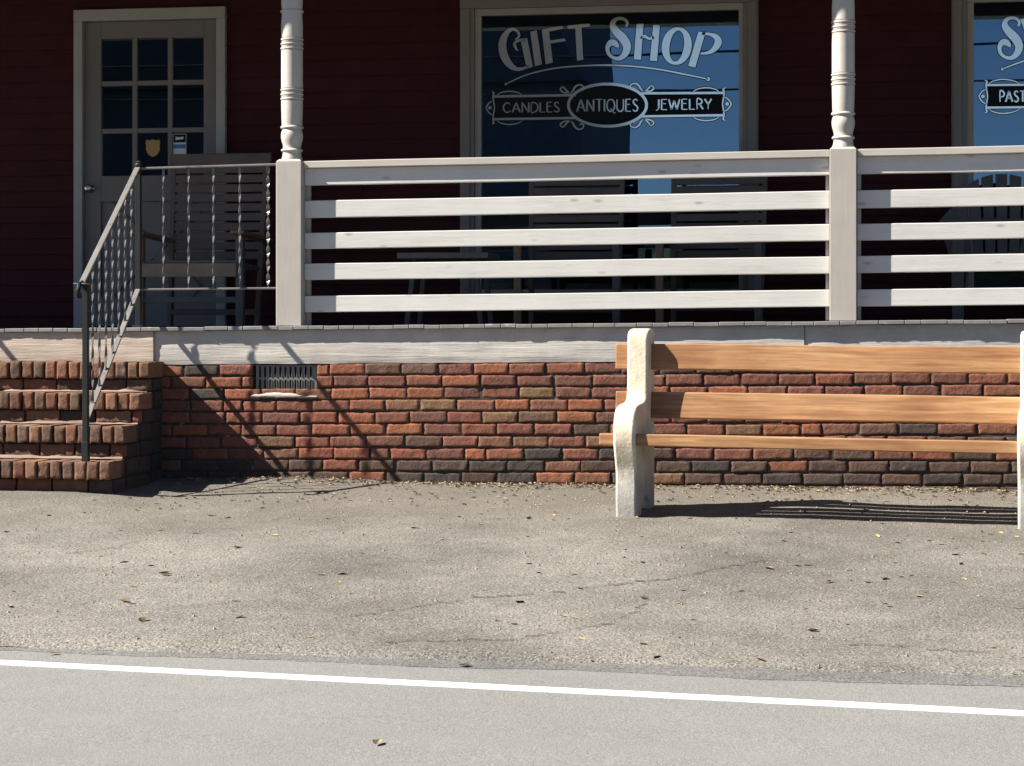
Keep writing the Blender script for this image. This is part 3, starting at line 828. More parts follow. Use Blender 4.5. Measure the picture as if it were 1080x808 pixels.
def flourish(sg, x, y, sx, sy, k=1.0):
    def T(pts): return [(x + a * sx * k, y + b * sy * k, w_) for a, b, w_ in pts]
    sg.rib(T([(0, 0, 4), (22, -16, 10), (34, -40, 11), (62, -58, 9), (92, -50, 8), (98, -26, 7), (78, -18, 7), (70, -30, 5)]))
    sg.rib(T([(8, 6, 4), (-20, -10, 9), (-46, -38, 9), (-58, -46, 7)]))
    sg.rib(T([(22, -6, 4), (-14, 2, 8), (-50, -4, 9), (-72, -22, 8), (-60, -40, 7), (-42, -30, 6)]))
def bracket(sg, x, y, d):                                            # scrolled end of the banner
    sg.rib([(x + 12 * d, y - 92, 5), (x + 2 * d, y - 84, 9), (x + 6 * d, y - 64, 9), (x + 2 * d, y - 30, 8), (x - 2 * d, y, 7), (x + 2 * d, y + 30, 8), (x + 6 * d, y + 64, 9), (x + 2 * d, y + 86, 9), (x + 12 * d, y + 94, 5)])
    sg.rib([(x, y - 42, 4), (x + 26 * d, y - 30, 7), (x + 44 * d, y - 6, 8), (x + 44 * d, y + 6, 8), (x + 26 * d, y + 32, 7), (x, y + 44, 4)])
    sg.dot(x + 24 * d, y, 10)
def big_S(sg, ox=0, oy=0, k=1.0):
    P = [(118, 152, 12), (124, 132, 16), (110, 112, 17), (78, 105, 18), (48, 120, 24), (42, 150, 36), (66, 185, 46), (100, 220, 50), (122, 262, 46), (112, 305, 36), (80, 332, 24), (44, 328, 18), (18, 305, 20), (12, 270, 24), (30, 244, 34), (52, 246, 34), (68, 262, 20), (72, 272, 4)]
    sg.rib([(ox + a * k, oy + b * k, c * k) for a, b, c in P])
gift = Sign()
gift.rib([(238, 226, 8), (260, 206, 14), (250, 178, 15), (226, 166, 18), (196, 180, 26), (172, 218, 40), (164, 265, 46), (176, 322, 46), (206, 368, 38), (244, 392, 24), (284, 390, 16), (316, 370, 8)])
gift.poly([(270, 234), (306, 214), (340, 380), (304, 392)])
gift.rib([(298, 224, 14), (262, 230, 15), (236, 244, 16), (236, 262, 18), (248, 284, 10), (256, 288, 4)])
gift.poly([(324, 182), (362, 172), (392, 365), (352, 378)])
gift.poly([(390, 168), (430, 160), (454, 355), (413, 366)]); gift.poly([(428, 160), (508, 148), (514, 163), (432, 180)]); gift.poly([(440, 230), (522, 218), (528, 234), (440, 248)])
gift.poly([(536, 146), (664, 134), (668, 152), (538, 166)]); gift.poly([(582, 158), (618, 154), (628, 340), (592, 346)])
OX = 754.25
big_S(gift, OX, 0)
def off(pts): return [(a + OX, b) for a, b in pts]
gift.poly(off([(176, 137), (216, 135), (201, 340), (161, 338)])); gift.poly(off([(270, 142), (308, 145), (292, 348), (252, 345)]))
gift.rib([(a + OX, b, c) for a, b, c in [(198, 218, 10), (222, 206, 16), (246, 220, 14), (274, 212, 18)]])
gift.ell(403 + OX, 262, 62, 98, 18, math.radians(8), 44)
gift.poly(off([(524, 180), (564, 186), (507, 384), (467, 375)]))
gift.rib([(a + OX, b, c) for a, b, c in [(545, 192, 14), (592, 196, 18), (628, 216, 34), (634, 246, 40), (612, 280, 30), (580, 300, 18), (538, 304, 12)]])
gift.rib([(185, 478, 6), (300, 427, 8), (450, 391, 9), (600, 376, 9), (754, 371, 9), (904, 377, 9), (1054, 394, 9), (1184, 419, 9), (1334, 450, 7)])
gift.dot(185, 478, 8); gift.dot(1334, 450, 11)
plate = Sign()
plate.poly([(114, 546), (600, 540), (600, 672), (114, 680)]); plate_r = Sign(); plate_r.poly([(930, 530), (1418, 526), (1418, 655), (930, 664)])
pell = Sign(); pell.dot(765, 598, 222, 120)
gift_trim = Sign()
for (a, b, c, d) in ((114, 549, 585, 541), (114, 678, 585, 671), (945, 531, 1418, 528), (945, 662, 1418, 655)): gift_trim.rib([(a, b, 13), (c, d, 13)], False)
bracket(gift_trim, 116, 613, -1); bracket(gift_trim, 1416, 591, 1)
for (cx, cy, sgn) in ((205, 549, -1), (205, 678, 1), (1322, 529, -1), (1322, 656, 1)):
    gift_trim.rib([(cx - 76, cy + sgn * 4, 3), (cx - 50, cy + sgn * 22, 6), (cx, cy + sgn * 30, 7), (cx + 50, cy + sgn * 22, 6), (cx + 76, cy + sgn * 4, 3)])
flourish(gift_trim, 553, 528, 1, 1, .78); flourish(gift_trim, 553, 690, 1, -1, .78); flourish(gift_trim, 972, 520, -1, 1, .78); flourish(gift_trim, 972, 680, -1, -1, .78)
gift_oval = Sign(); gift_oval.ell(765, 598, 222, 120, 16)
words = [Sign(), Sign(), Sign()]
word(words[0], 'CANDLES', 168, 490, 585, 640, -.012); word(words[1], 'ANTIQUES', 592, 938, 566, 634, -.005, 7); word(words[2], 'JEWELRY', 1040, 1352, 566, 624, -.012)
sweet = Sign()                                                       # right-hand window: zoom units of that view (10.77 per px)
big_S(sweet, 1053.5 * 5.3875 - 8, 16.5 * 5.3875 - 92, 1.0)
def bilin(c):
    (xl, xr, zlt, zlb, zrt, zrb, pl, pr2) = c
    def f(u, v):                                                     # u, v in 1/5.3875 picture units
        s_ = (u / 5.3875 - pl) / (pr2 - pl); t_ = (v / 5.3875) / 160
        x_ = xl + (xr - xl) * s_
        return x_, (zlt + (zlb - zlt) * t_) * (1 - s_) + (zrt + (zrb - zrt) * t_) * s_
    return f
f1 = bilin((-2.655, -.878, 3.069, 2.021, 3.025, 1.996, 8, 280))      # sign u = 0 at picture x = 500
f2 = bilin((.676, 1.003, 2.986, 1.975, 2.977, 1.971, 1027, 1080))

def shop_window(x0, x1, z0, z1, gz1):
    """casing from x0 to x1; sash and pane inside"""
    c = MB(); cw = .100
    c.box(x0, x0 + cw, WY - .028, WY + .09, z0, z1 - .0); c.box(x1 - cw, x1, WY - .028, WY + .09, z0, z1)
    c.box(x0, x1, WY - .030, WY + .09, z1 + .0005, z1 + .13)
    wf = c.build('shop_window', 'casing', bld, .004)
    for a_, b_ in ((x0 + .012, x0 + cw - .03), (x1 - cw + .03, x1 - .012)):
        c2 = MB(); c2.box(a_, b_, WY - .040, WY - .026, z0, z1); c2.build('casing_trim', 'casing', wf, .003)
    s = MB(); sw = .046; a, b = x0 + cw, x1 - cw
    s.box(a, a + sw, WY - .012, WY + .05, z0 + sw, gz1); s.box(b - .032, b, WY - .012, WY + .05, z0 + sw, gz1)
    s.box(a, b, WY - .013, WY + .05, gz1, z1); s.box(a, b, WY - .013, WY + .05, z0, z0 + sw)
    s.build('sash', 'sash', wf, .004)
    q = MB(); q.box(x0 - .05, x1 + .05, WY - .07, WY + .02, z0 - .05, z0); q.build('sill', 'casing', wf, .005)
    g = MB(); g.quad((a + sw - .01, WY + .012, z0 + sw - .01), (b - .02, WY + .012, z0 + sw - .01), (b - .02, WY + .012, gz1 + .01), (a + sw - .01, WY + .012, gz1 + .01))
    g.build('window_pane', 'glass', wf, fix=False)
    return wf
def letters(wf, name, mat, signs, f, y, grow=0):
    m = MB()
    for s in signs: s.emit(m, f, y, grow)
    o = m.build(name, mat, wf, fix=False)
    bm = bmesh.new(); bm.from_mesh(o.data); bmesh.ops.triangulate(bm, faces=[x for x in bm.faces if len(x.verts) > 4])
    bm.to_mesh(o.data); bm.free()
    return o
w1 = shop_window(-2.80, -.75, 1.02, 3.004, 2.957)
YL = WY + .0065
letters(w1, 'sign_outline', 'vinyl_black', [gift, gift_trim], f1, YL + .0032, 4)  # black outline around the letters and trim
letters(w1, 'sign_banner', 'vinyl_black', [plate], f1, YL + .0022); letters(w1, 'sign_banner', 'vinyl_black', [plate_r], f1, YL + .0022)
letters(w1, 'sign_oval', 'vinyl_black', [pell], f1, YL + .0016)
letters(w1, 'sign_lettering', 'vinyl', [gift], f1, YL)
for sd_ in (0, 1):
    half = Sign(); half.polys = [q for q in gift_trim.polys if (q[0][0] > 765) == bool(sd_)]; half.ribs = [q for q in gift_trim.ribs if (q[0][0] > 765) == bool(sd_)]
    letters(w1, 'sign_trim', 'vinyl', [half], f1, YL + .0008)
letters(w1, 'sign_oval_border', 'vinyl', [gift_oval], f1, YL + .0004)
for wd_ in words: letters(w1, 'sign_word', 'vinyl', [wd_], f1, YL + .0002)
w2 = shop_window(.53, 2.58, 1.02, 2.972 + .035, 2.967)
U = lambda px_, py_: (px_ * 5.3875, py_ * 5.3875)
def uu(a): return a * 5.3875
sweet.poly([(uu(1076.0), uu(20)), (uu(1086), uu(19)), (uu(1092), uu(47)), (uu(1086), uu(49))])
sweet.rib([(uu(1057.3), uu(73), 6), (uu(1067), uu(69), 8), (uu(1080), uu(64.5), 9), (uu(1095), uu(60.5), 9), (uu(1115), uu(57), 9), (uu(1140), uu(56), 9)]); sweet.dot(uu(1057.3), uu(73), 9)
sp = Sign(); sp.poly([(uu(1041), uu(89)), (uu(1150), uu(88)), (uu(1150), uu(113)), (uu(1041), uu(114))])
stt = Sign(); stt.rib([(uu(1041), uu(89.8), 12), (uu(1150), uu(88.8), 12)], False); stt.rib([(uu(1041), uu(113.6), 12), (uu(1150), uu(112.4), 12)], False)
bracket(stt, uu(1041.2), uu(101.7), -1)
for sgn, cy in ((-1, 89.5), (1, 114)): stt.rib([(uu(1042.5), uu(cy) + sgn * 4, 3), (uu(1048), uu(cy) + sgn * 22, 6), (uu(1058), uu(cy) + sgn * 31, 7), (uu(1069), uu(cy) + sgn * 22, 6), (uu(1076), uu(cy) + sgn * 4, 3)])
sw_ = Sign(); word(sw_, 'PAST', uu(1054.4), uu(1081.5), uu(96.3), uu(107.6), -.012, 7.5)
letters(w2, 'sign_outline', 'vinyl_black', [sweet, stt], f2, YL + .0032, 4)
letters(w2, 'sign_banner', 'vinyl_black', [sp], f2, YL + .0022)
letters(w2, 'sign_lettering', 'vinyl', [sweet], f2, YL)
letters(w2, 'sign_trim', 'vinyl', [stt], f2, YL + .0008)
letters(w2, 'sign_words', 'vinyl', [sw_], f2, YL + .0002)

# ------------------------------------------------------------------ porch posts
def porch_post(x0, x1, label):
    cx = (x0 + x1) / 2; hw = (x1 - x0) / 2; cy = .02 + hw; zb = .823 + SH(cx); zt = 1.782 + SH(cx)
    t = thing('porch_post', label, 'porch post', (cx, cy, zb), 'turned posts of the shop porch')
    m = MB(); m.box(cx - hw, cx + hw, cy - hw, cy + hw, zb, zt - .014)
    m.add([(cx + a * hw, cy + b * hw, zt - .014) for a in (-1, 1) for b in (-1, 1)] + [(cx + a * (hw - .013), cy + b * (hw - .013), zt) for a in (-1, 1) for b in (-1, 1)],
          [(0, 4, 6, 2), (1, 3, 7, 5), (0, 1, 5, 4), (2, 6, 7, 3), (4, 5, 7, 6)])
    m.build('square_base', 'postpaint', t, .004)
    prof = [(.060, -.002), (.060, .006), (.055, .022), (.053, .038), (.054, .044), (.060, .047), (.064, .053), (.060, .060), (.053, .064), (.051, .072), (.054, .088), (.060, .108), (.0635, .128), (.0635, .146), (.060, .162), (.055, .174),
            (.056, .177), (.064, .180), (.067, .186), (.064, .193), (.058, .197), (.0595, .205), (.062, .30)]
    def grooves(z):
        out = []
        for k in (-1, 0, 1):
            zz = z + k * .026
            out += [(.0625, zz - .012), (.0625, zz - .009), (.0585, zz - .006), (.0655, zz - .003), (.0665, zz + .003), (.0655, zz + .006), (.0585, zz + .008)]
        out.append((.0625, z + .038)); return out
    prof += grooves(.375) + [(.0625, .50)] + grooves(.665) + [(.0625, .78), (.058, .845), (.066, .850), (.067, .858), (.058, .864), (.062, .90), (.062, 1.10), (.056, 1.2), (.065, 1.22), (.06, 1.25), (.06, 3.24 - zt + .01)]
    k2 = MB(); k2.lathe([(r_, zt + z_) for r_, z_ in prof], cx, cy, 40)
    o = k2.build('turned_shaft', 'cap', t, 0, False)
    for p in o.data.polygons: p.use_smooth = True
    try: o.data.set_sharp_from_angle(angle=math.radians(38))
    except Exception: pass
    # top block under the beam
    m = MB(); m.box(cx - hw, cx + hw, cy - hw, cy + hw, 3.02, 3.238); m.build('top_block', 'white', t, .004)
    return t
porch_post(-3.369, -3.219, 'turned white porch post beside the iron railing and the slatted chair')
porch_post(-.224, -.077, 'turned white porch post between the two white rail bays, left of the second window')

# ------------------------------------------------------------------ white porch railings
def porch_railing(x0, x1, label, seed):
    t = thing('porch_railing', label, 'railing', ((x0 + x1) / 2, .1, .82), 'white board railings of the porch')
    rr = random.Random(seed)
    b = lambda z_: z_ - SH(-2.998)
    def board(nm, z0, z1, y0, y1, bev=.004, mat='white'):
        m = MB(); n_ = 14
        for i in range(n_ + 1):
            x = x0 + (x1 - x0) * i / n_; d = .003 * noise.noise(Vector((x * .9, z0 * 7, seed))); e = .003 * noise.noise(Vector((x * .7, z0 * 5, seed + 9)))
            m.v += [(x, y0 + e, z0 + d + SH(x)), (x, y1 + e, z0 + d + SH(x)), (x, y1 + e, z1 + d + SH(x)), (x, y0 + e, z1 + d + SH(x))]
        for i in range(n_):
            for j in range(4):
                a = i * 4 + j; c = i * 4 + (j + 1) % 4; m.f.append((a, c, c + 4, a + 4)); m.c.append(None)
        m.f += [(0, 1, 2, 3), (n_ * 4 + 3, n_ * 4 + 2, n_ * 4 + 1, n_ * 4)]; m.c += [None, None]
        return m.build(nm, mat, t, bev)
    board('top_cap', b(1.716), b(1.757), .053, .195, .004, 'cap')
    board('apron_board', b(1.619), b(1.7155), .082, .12)
    for za, zb in ((1.432, 1.531), (1.254, 1.346), (1.074, 1.168), (.889, .983)): board('rail', b(za), b(zb), .080, .118)
    for xx in (x0, x1 - .022): 
        m = MB(); m.box(xx, xx + .022, .121, .16, .826 + SH(xx), b(1.714) + SH(xx)); m.build('cleat', 'postpaint', t, .002)
    return t
porch_railing(-3.2175, -.2255, 'long white board railing between the two turned posts, in front of the gift shop window', 1)
porch_railing(-.0755, 3.2, 'white board railing right of the second turned post, cut off by the picture edge', 2)

# ------------------------------------------------------------------ iron railing
def twisted(m, a, b, wd=.0145, th=.004, pitch=.235, ph=0.0):
    a = Vector(a); b = Vector(b); L = (b - a).length; n_ = max(6, int(L / .012)); d = (b - a) / L
    e1 = Vector((1, 0, 0)); e2 = d.cross(e1).normalized(); e1 = e2.cross(d)
    vs = []; fs = []
    for k in range(n_ + 1):
        s_ = k / n_ * L; t = ph + 2 * math.pi * s_ / pitch
        u = e1 * math.cos(t) + e2 * math.sin(t); v = -e1 * math.sin(t) + e2 * math.cos(t); p = a + d * s_
        vs += [p + u * wd / 2 + v * th / 2, p - u * wd / 2 + v * th / 2, p - u * wd / 2 - v * th / 2, p + u * wd / 2 - v * th / 2]
    for k in range(n_):
        for j in range(4): fs.append((k * 4 + j, k * 4 + (j + 1) % 4, (k + 1) * 4 + (j + 1) % 4, (k + 1) * 4 + j))
    m.add(vs, fs)
XR = -4.19
def stair_rail(t, X):
    y0, y1 = .015, -.84
    top0 = Vector((X, .0, 1.725)); top1 = Vector((X, -.90, 1.035))
    lo0 = Vector((X, .005, 1.020)); lo1 = Vector((X, -.825, .300))
    m = MB(); m.beam(top0, top1, .034, .013); m.build('handrail', 'ironlight', t, .004)
    m = MB(); m.beam(lo0, lo1, .030, .012); m.build('lower_bar', 'ironlight', t, .002)
    m = MB(); m.box(X - .015, X + .015, y1 - .015, y1 + .015, .066, 1.03); m.box(X - .018, X + .018, y1 - .018, y1 + .018, .066, .18); nw = m.build('newel', 'iron', t, .002)
    m = MB(); m.tube([(X, -.885, 1.040), (X, -.93, 1.028), (X, -.958, 1.000), (X, -.95, .968), (X, -.925, .962)], [.014, .015, .016, .018, .012], 10); m.build('scroll', 'iron', t, 0, True)
    m = MB(); m.box(X - .035, X + .035, -.935, -.825, 1.030, 1.037); m.build('cap_plate', 'ironlight', t, .002)
    m = MB(); m.box(X - .015, X + .015, y0 - .015, y0 + .015, .80, 1.735); m.lathe([(.001, 1.733), (.022, 1.735), (.024, 1.744), (.016, 1.752), (.02, 1.76), (.001, 1.768)], X, y0, 14); m.box(X - .03, X + .03, y0 - .03, y0 + .03, .80, .812)
    m.build('newel', 'iron', t, .002)
    for k in range(7):
        y = -.735 + k * .104
        zt = top0.z + (top1.z - top0.z) * (y / -.90); zl = lo0.z + (lo1.z - lo0.z) * ((y - .005) / -.83)
        b = MB(); twisted(b, (X, y, zl + .004), (X, y, zt - .006), ph=-2 * math.pi * (zl) / .235 + .35); b.build('baluster', 'balusteriron', t)
irail = thing('iron_railing', 'black wrought iron stair railing with twisted balusters, turning along the porch to the white post', 'railing', (XR, 0, .8), 'iron railings of the brick steps')
stair_rail(irail, XR)
YI = .055
m = MB(); m.beam((XR, YI - .03, 1.722), (-3.366, YI, 1.738), .032, .013); m.build('top_bar', 'ironlight', irail, .003)
m = MB(); m.beam((XR, YI - .03, 1.020), (-3.366, YI, 1.026), .028, .012); m.build('bottom_bar', 'ironlight', irail, .003)
for px_ in (-4.045, -3.895, -3.748, -3.592, -3.425):
    b = MB(); y = YI - .03 * (px_ + 3.366) / (XR + 3.366)
    twisted(b, (px_, y, 1.026), (px_, y, 1.728), ph=-2 * math.pi * 1.026 / .235 + .5, wd=.0145 if px_ < -3.5 else .021, pitch=.235 if px_ < -3.5 else .16); b.build('baluster', 'balusteriron', irail)
irail2 = thing('iron_railing', 'black iron stair railing at the far left side of the brick steps', 'railing', (XR - 1.70, 0, .8), 'iron railings of the brick steps')
stair_rail(irail2, XR - 1.70)

# ------------------------------------------------------------------ porch chairs
def slat_chair():
    t = thing('porch_chair', 'big dark slat-back wooden porch chair behind the iron railing, in front of the door', 'chair', (0, 0, 0), 'slatted wooden chairs on the porch')
    W = .35
    s = MB()
    for k in range(6): s.box(-W + .01, W - .03, -.30 + k * .092, -.30 + k * .092 + .082, .425 - .006 * k, .447 - .006 * k)
    seat = s.build('seat', 'chairgrey', t, .004)
    s = MB(); s.box(-W - .005, W - .028, -.326, -.304, .335, .425); s.build('front_apron', 'chairseat', t, .004)
    bk = MB(); r = random.Random(4)
    lean = lambda z: .27 + (z - .42) * .13
    for k in range(10):
        z0 = .47 + k * .066; y = lean(z0); e = .03 if k < 4 else .008
        bk.add(*_slab(-W + .03 + r.uniform(0, .012), W - e - r.uniform(0, .012), y, z0, z0 + .054, .030, .13))
    bk.build('backrest', 'chairwood', t, .004)
    tr = MB(); tr.add(*_slab(-W - .012, W + .012, lean(1.13) - .006, 1.118, 1.200, .03, .13)); tr.build('top_rail', 'chairwood', t, .005)
    for sx in (-1, 1):
        x = sx * (W - .02)
        m = MB(); m.beam((x - sx * .022, .22, 0), (x - sx * .0, lean(1.15) + .03, 1.15), .034, .055, (0, 1, 0)); m.build('back_post', 'chairwood', t, .004)
        m = MB(); m.beam((x + sx * .01, -.28, 0), (x + sx * .01, -.285, .60), .05, .06, (0, 1, 0)); m.build('leg', 'chairarm' if sx < 0 else 'chairgrey', t, .005)
        m = MB(); m.beam((x + sx * .012, -.37, .625), (x + sx * .012, .32, .60), .095, .024); m.build('arm', 'chairarm', t, .006)
    m = MB(); m.box(-W + .02, W - .02, -.298, -.262, .165, .205); m.build('stretcher', 'chairgrey', t, .004)
    m = MB(); m.box(-W + .03, W - .03, .20, .235, .09, .13); m.build('stretcher', 'chairwood', t, .004)
    return t
def _slab(x0, x1, y, z0, z1, th, ln):
    d = (z1 - z0) * ln
    P = [(x, yy + (d if z_ == z1 else 0), z_) for x in (x0, x1) for yy in (y, y + th) for z_ in (z0, z1)]
    return P, [(0, 1, 3, 2), (4, 6, 7, 5), (0, 4, 5, 1), (2, 3, 7, 6), (0, 2, 6, 4), (1, 5, 7, 3)]
FZ = lambda x: .8235 + SH(x)
ch = slat_chair(); ch2 = copy_tree(ch); ch3 = copy_tree(ch)
for o, x, y, s_, rz_, lab in ((ch, -4.405, 1.93, 1.0, 0, None), (ch2, -1.925, 1.95, .93, .03, 'dark slat-back wooden porch chair behind the white railing, nearest the small wooden table'), (ch3, -1.0, 1.95, .92, -.04, 'dark slat-back wooden porch chair behind the white railing, next to the second turned post')):
    o.location = (x, y, FZ(x)); o.scale = (s_, s_, s_); o.rotation_euler = (0, 0, rz_)
    if lab: o['label'] = lab
ft = thing('fan_back_chair', 'grey porch chair with a rounded back of upright slats, right of the second post', 'chair', (.83, 1.9, FZ(.8)))
def ft_build():
    ox, oy, oz = ft.location
    m = MB()
    for k in range(9):
        a = (k - 4) / 4.0; h = .52 + .43 * math.sqrt(max(0, 1 - (a * .92) ** 2)); x = a * .29; xt = a * .36
        x0b, x1b = ox + x - .030, ox + x + .030; x0t, x1t = ox + xt - .037, ox + xt + .037
        yb, yt = oy + .22, oy + .22 + (h - .35) * .25; zb, zt = oz + .36, oz + h
        sl_ = .05 * a
        m.add([(x0b, yb, zb), (x1b, yb, zb), (x1b, yb + .018, zb), (x0b, yb + .018, zb), (x0t, yt, zt + .04 * a), (x1t, yt, zt - .04 * a), (x1t, yt + .018, zt - .04 * a), (x0t, yt + .018, zt + .04 * a)],
              [(0, 3, 2, 1), (4, 5, 6, 7), (0, 1, 5, 4), (1, 2, 6, 5), (2, 3, 7, 6), (3, 0, 4, 7)])
    m.build('backrest', 'chairgrey', ft, .004)
    m = MB()
    for k in range(6): m.box(ox - .27, ox + .27, oy - .30 + k * .09, oy - .30 + k * .09 + .08, oz + .40 - .012 * k, oz + .42 - .012 * k)
    m.build('seat', 'chairgrey', ft, .003)
    m = MB(); m.box(ox - .34, ox + .34, oy + .245 + .04, oy + .275 + .04, oz + .60, oz + .66); m.build('back_brace', 'chairgrey', ft, .003)
    for sx in (-1, 1):
        m = MB(); m.box(ox + sx * .32 - .065, ox + sx * .32 + .065, oy - .36, oy + .30, oz + .575, oz + .598); m.build('arm', 'chairseat', ft, .006)
        m = MB(); m.box(ox + sx * .30 - .035, ox + sx * .30 + .035, oy - .31, oy - .285, oz, oz + .574); m.build('leg', 'chairgrey', ft, .004)
        m = MB(); m.beam((ox + sx * .255, oy - .28, oz + .385), (ox + sx * .255, oy + .52, oz + .05), .025, .09); m.build('leg', 'chairgrey', ft, .004)
ft_build()
tb = thing('side_table', 'small wooden side table with splayed legs on the porch behind the white railing', 'table', (-2.73, 1.95, FZ(-2.7)))
ox, oy, oz = tb.location
m = MB(); m.box(ox - .30, ox + .30, oy - .25, oy + .2, oz + .435, oz + .475); m.build('tabletop', 'tablewood', tb, .006)
for sx, sy_ in ((-1, -1), (1, -1), (-1, 1), (1, 1)):
    m = MB(); m.beam((ox + sx * .245, oy + sy_ * .2, oz), (ox + sx * .20, oy + sy_ * .16, oz + .434), .03, .04, (0, 1, 0)); m.build('leg', 'chairgrey', tb, .003)

# ------------------------------------------------------------------ bench
b0 = Vector((-1.252, -1.297)); b1 = Vector((.693, -1.514)); bu = (b1 - b0).normalized(); bn = Vector((-bu.y, bu.x))
bench = thing('park_bench', 'park bench of amber planks between two cream concrete ends, in front of the brick wall', 'bench', (b0.x, b0.y, gz(b0.x, b0.y)))
bench.rotation_euler = (0, 0, math.atan2(bu.y, bu.x))
GB = gz(b0.x, b0.y)
def raw(m, name, mat, parent, **k):                                  # mesh given in bench coordinates
    m.v = [tuple(Vector(p) + parent_loc(parent)) for p in m.v]; return m.build(name, mat, parent, **k)
slope = (gz(b1.x, b1.y) - GB) / (b1 - b0).length
PROF = [(.045, -.02), (.032, .10), (.036, .22), (.004, .31), (-.018, .38), (-.018, .45), (.000, .508), (.035, .545), (.10, .562), (.20, .57), (.265, .585), (.288, .615), (.296, .69), (.300, .82), (.304, .90), (.322, .932), (.39, .945), (.452, .935), (.468, .90), (.468, .70), (.462, .45), (.465, .20), (.47, -.02), (.36, -.02), (.335, .06), (.25, .09), (.165, .06), (.14, -.02)]
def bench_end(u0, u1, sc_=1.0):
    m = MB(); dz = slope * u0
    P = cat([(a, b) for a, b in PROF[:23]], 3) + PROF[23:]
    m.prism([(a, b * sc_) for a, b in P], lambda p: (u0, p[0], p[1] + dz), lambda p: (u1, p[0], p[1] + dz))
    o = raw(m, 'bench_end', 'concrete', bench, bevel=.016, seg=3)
    for p in o.data.polygons: p.use_smooth = True
    try: o.data.set_sharp_from_angle(angle=math.radians(80))
    except Exception: pass
    return o
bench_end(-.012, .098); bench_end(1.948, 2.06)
def plank(nm, y, z, hy, hz, tilt, u0=-.09, u1=2.13, seed=0):
    m = MB(); c, s_ = math.cos(tilt), math.sin(tilt); n_ = 10
    for i in range(n_ + 1):
        u = u0 + (u1 - u0) * i / n_; dz = slope * u + .003 * noise.noise(Vector((u * 1.2, seed, 0)))
        for a, b in ((-1, -1), (1, -1), (1, 1), (-1, 1)):
            yy = a * hy / 2; zz = b * hz / 2
            m.v.append((u, y + yy * c + zz * s_, z + dz - yy * s_ + zz * c))
    for i in range(n_):
        for j in range(4):
            a = i * 4 + j; b = i * 4 + (j + 1) % 4; m.f.append((a, b, b + 4, a + 4)); m.c.append(None)
    m.f += [(0, 1, 2, 3), (n_ * 4 + 3, n_ * 4 + 2, n_ * 4 + 1, n_ * 4)]; m.c += [None, None]
    o = raw(m, nm, 'benchwood', bench, bevel=.006)
    return o
plank('back_board', .395, .800, .038, .132, .10, seed=1)
plank('back_board', .392, .553, .038, .135, .12, seed=2)
plank('seat_board', .066, .389, .105, .060, .03, seed=3)
plank('seat_board', .200, .386, .095, .042, .03, seed=4)
plank('seat_board', .322, .381, .095, .042, .03, seed=5)

# ------------------------------------------------------------------ across the street (seen in the window reflections)
ac = thing('house_across_street', 'tall dark slate clapboard house across the road, mirrored in the shop glass', 'house', (-16, -27, -.5))
m = MB(); m.box(-30, -5.90, -36, -27, -.62, 5.95); m.build('wall', 'across', ac)
m = MB(); m.prism([(-30.3, 5.95), (-5.82, 5.95), (-6.35, 7.0), (-6.55, 9.8), (-28, 9.8)], lambda p: (p[0], -26.7, p[1]), lambda p: (p[0], -36.3, p[1])); m.build('roof', 'across_roof', ac)
for x in (-27, -22, -17, -12):
    m = MB(); m.box(x, x + 1.1, -27.04, -26.96, .6, 2.3); wf = m.build('window', 'casing', ac)
    m = MB(); m.quad((x + .1, -26.955, .7), (x + 1.0, -26.955, .7), (x + 1.0, -26.955, 2.2), (x + .1, -26.955, 2.2)); m.build('pane', 'dark', wf)
for x, lab in ((-33, 'creosoted utility pole across the road, beyond the left end of the house'), (17, 'creosoted utility pole standing on the far side of the road, right of the house')):
    p = thing('utility_pole', lab, 'utility pole', (x, -16.5, -.5), 'utility poles across the road')
    m = MB(); m.tube([(x, -16.5, -.62), (x, -16.5, 8.4)], [.16, .11], 12); m.build('pole', 'pole', p, 0, True)
    m = MB(); m.box(x - .06, x + .06, -17.5, -15.5, 7.4, 7.52); m.build('crossarm', 'pole', p)
for (zz, yy, rr, lab) in ((5.55, -16.3, .022, 'thick lower cable slung between the utility poles'), (5.0, -16.45, .018, 'lowest cable slung between the utility poles'), (6.3, -16.4, .013, 'thin middle wire between the utility poles'), (7.6, -15.6, .012, 'top wire on the street side of the crossarms')):
    m = MB(); m.tube([(x, yy, zz - .45 * (1 - ((x + 8) / 25) ** 2)) for x in range(-33, 18, 2)], rr, 6)
    tag(m.build('utility_cable', 'cable', None, 0, True), lab, 'cable', 'cables between the utility poles')

tlm = MB(); NX = 120
for i in range(NX + 1):
    x = -40 + 140 * i / NX
    h_ = 5.0 + 1.0 * noise.noise(Vector((x * .16, 0, 1))) + .7 * noise.noise(Vector((x * .6, 0, 3)))
    for j, (dy, k_) in enumerate(((0, 0), (.4, .45), (-.2, .75), (.9, .95), (2.2, 1.0), (4.5, .7), (5.5, 0))):
        tlm.v.append((x, -62 - dy + .7 * noise.noise(Vector((x * .8, j, 2))), -.62 + (h_ + .5 * noise.noise(Vector((x, j * 2.0, 7)))) * k_))
for i in range(NX):
    for j in range(6):
        a = i * 7 + j; tlm.f.append((a, a + 7, a + 8, a + 1)); tlm.c.append(None)
tag(tlm.build('distant_treeline', 'foliage', None, 0, False), 'far low belt of trees beyond the road, mirrored low in the shop glass', 'trees', None, 'stuff')

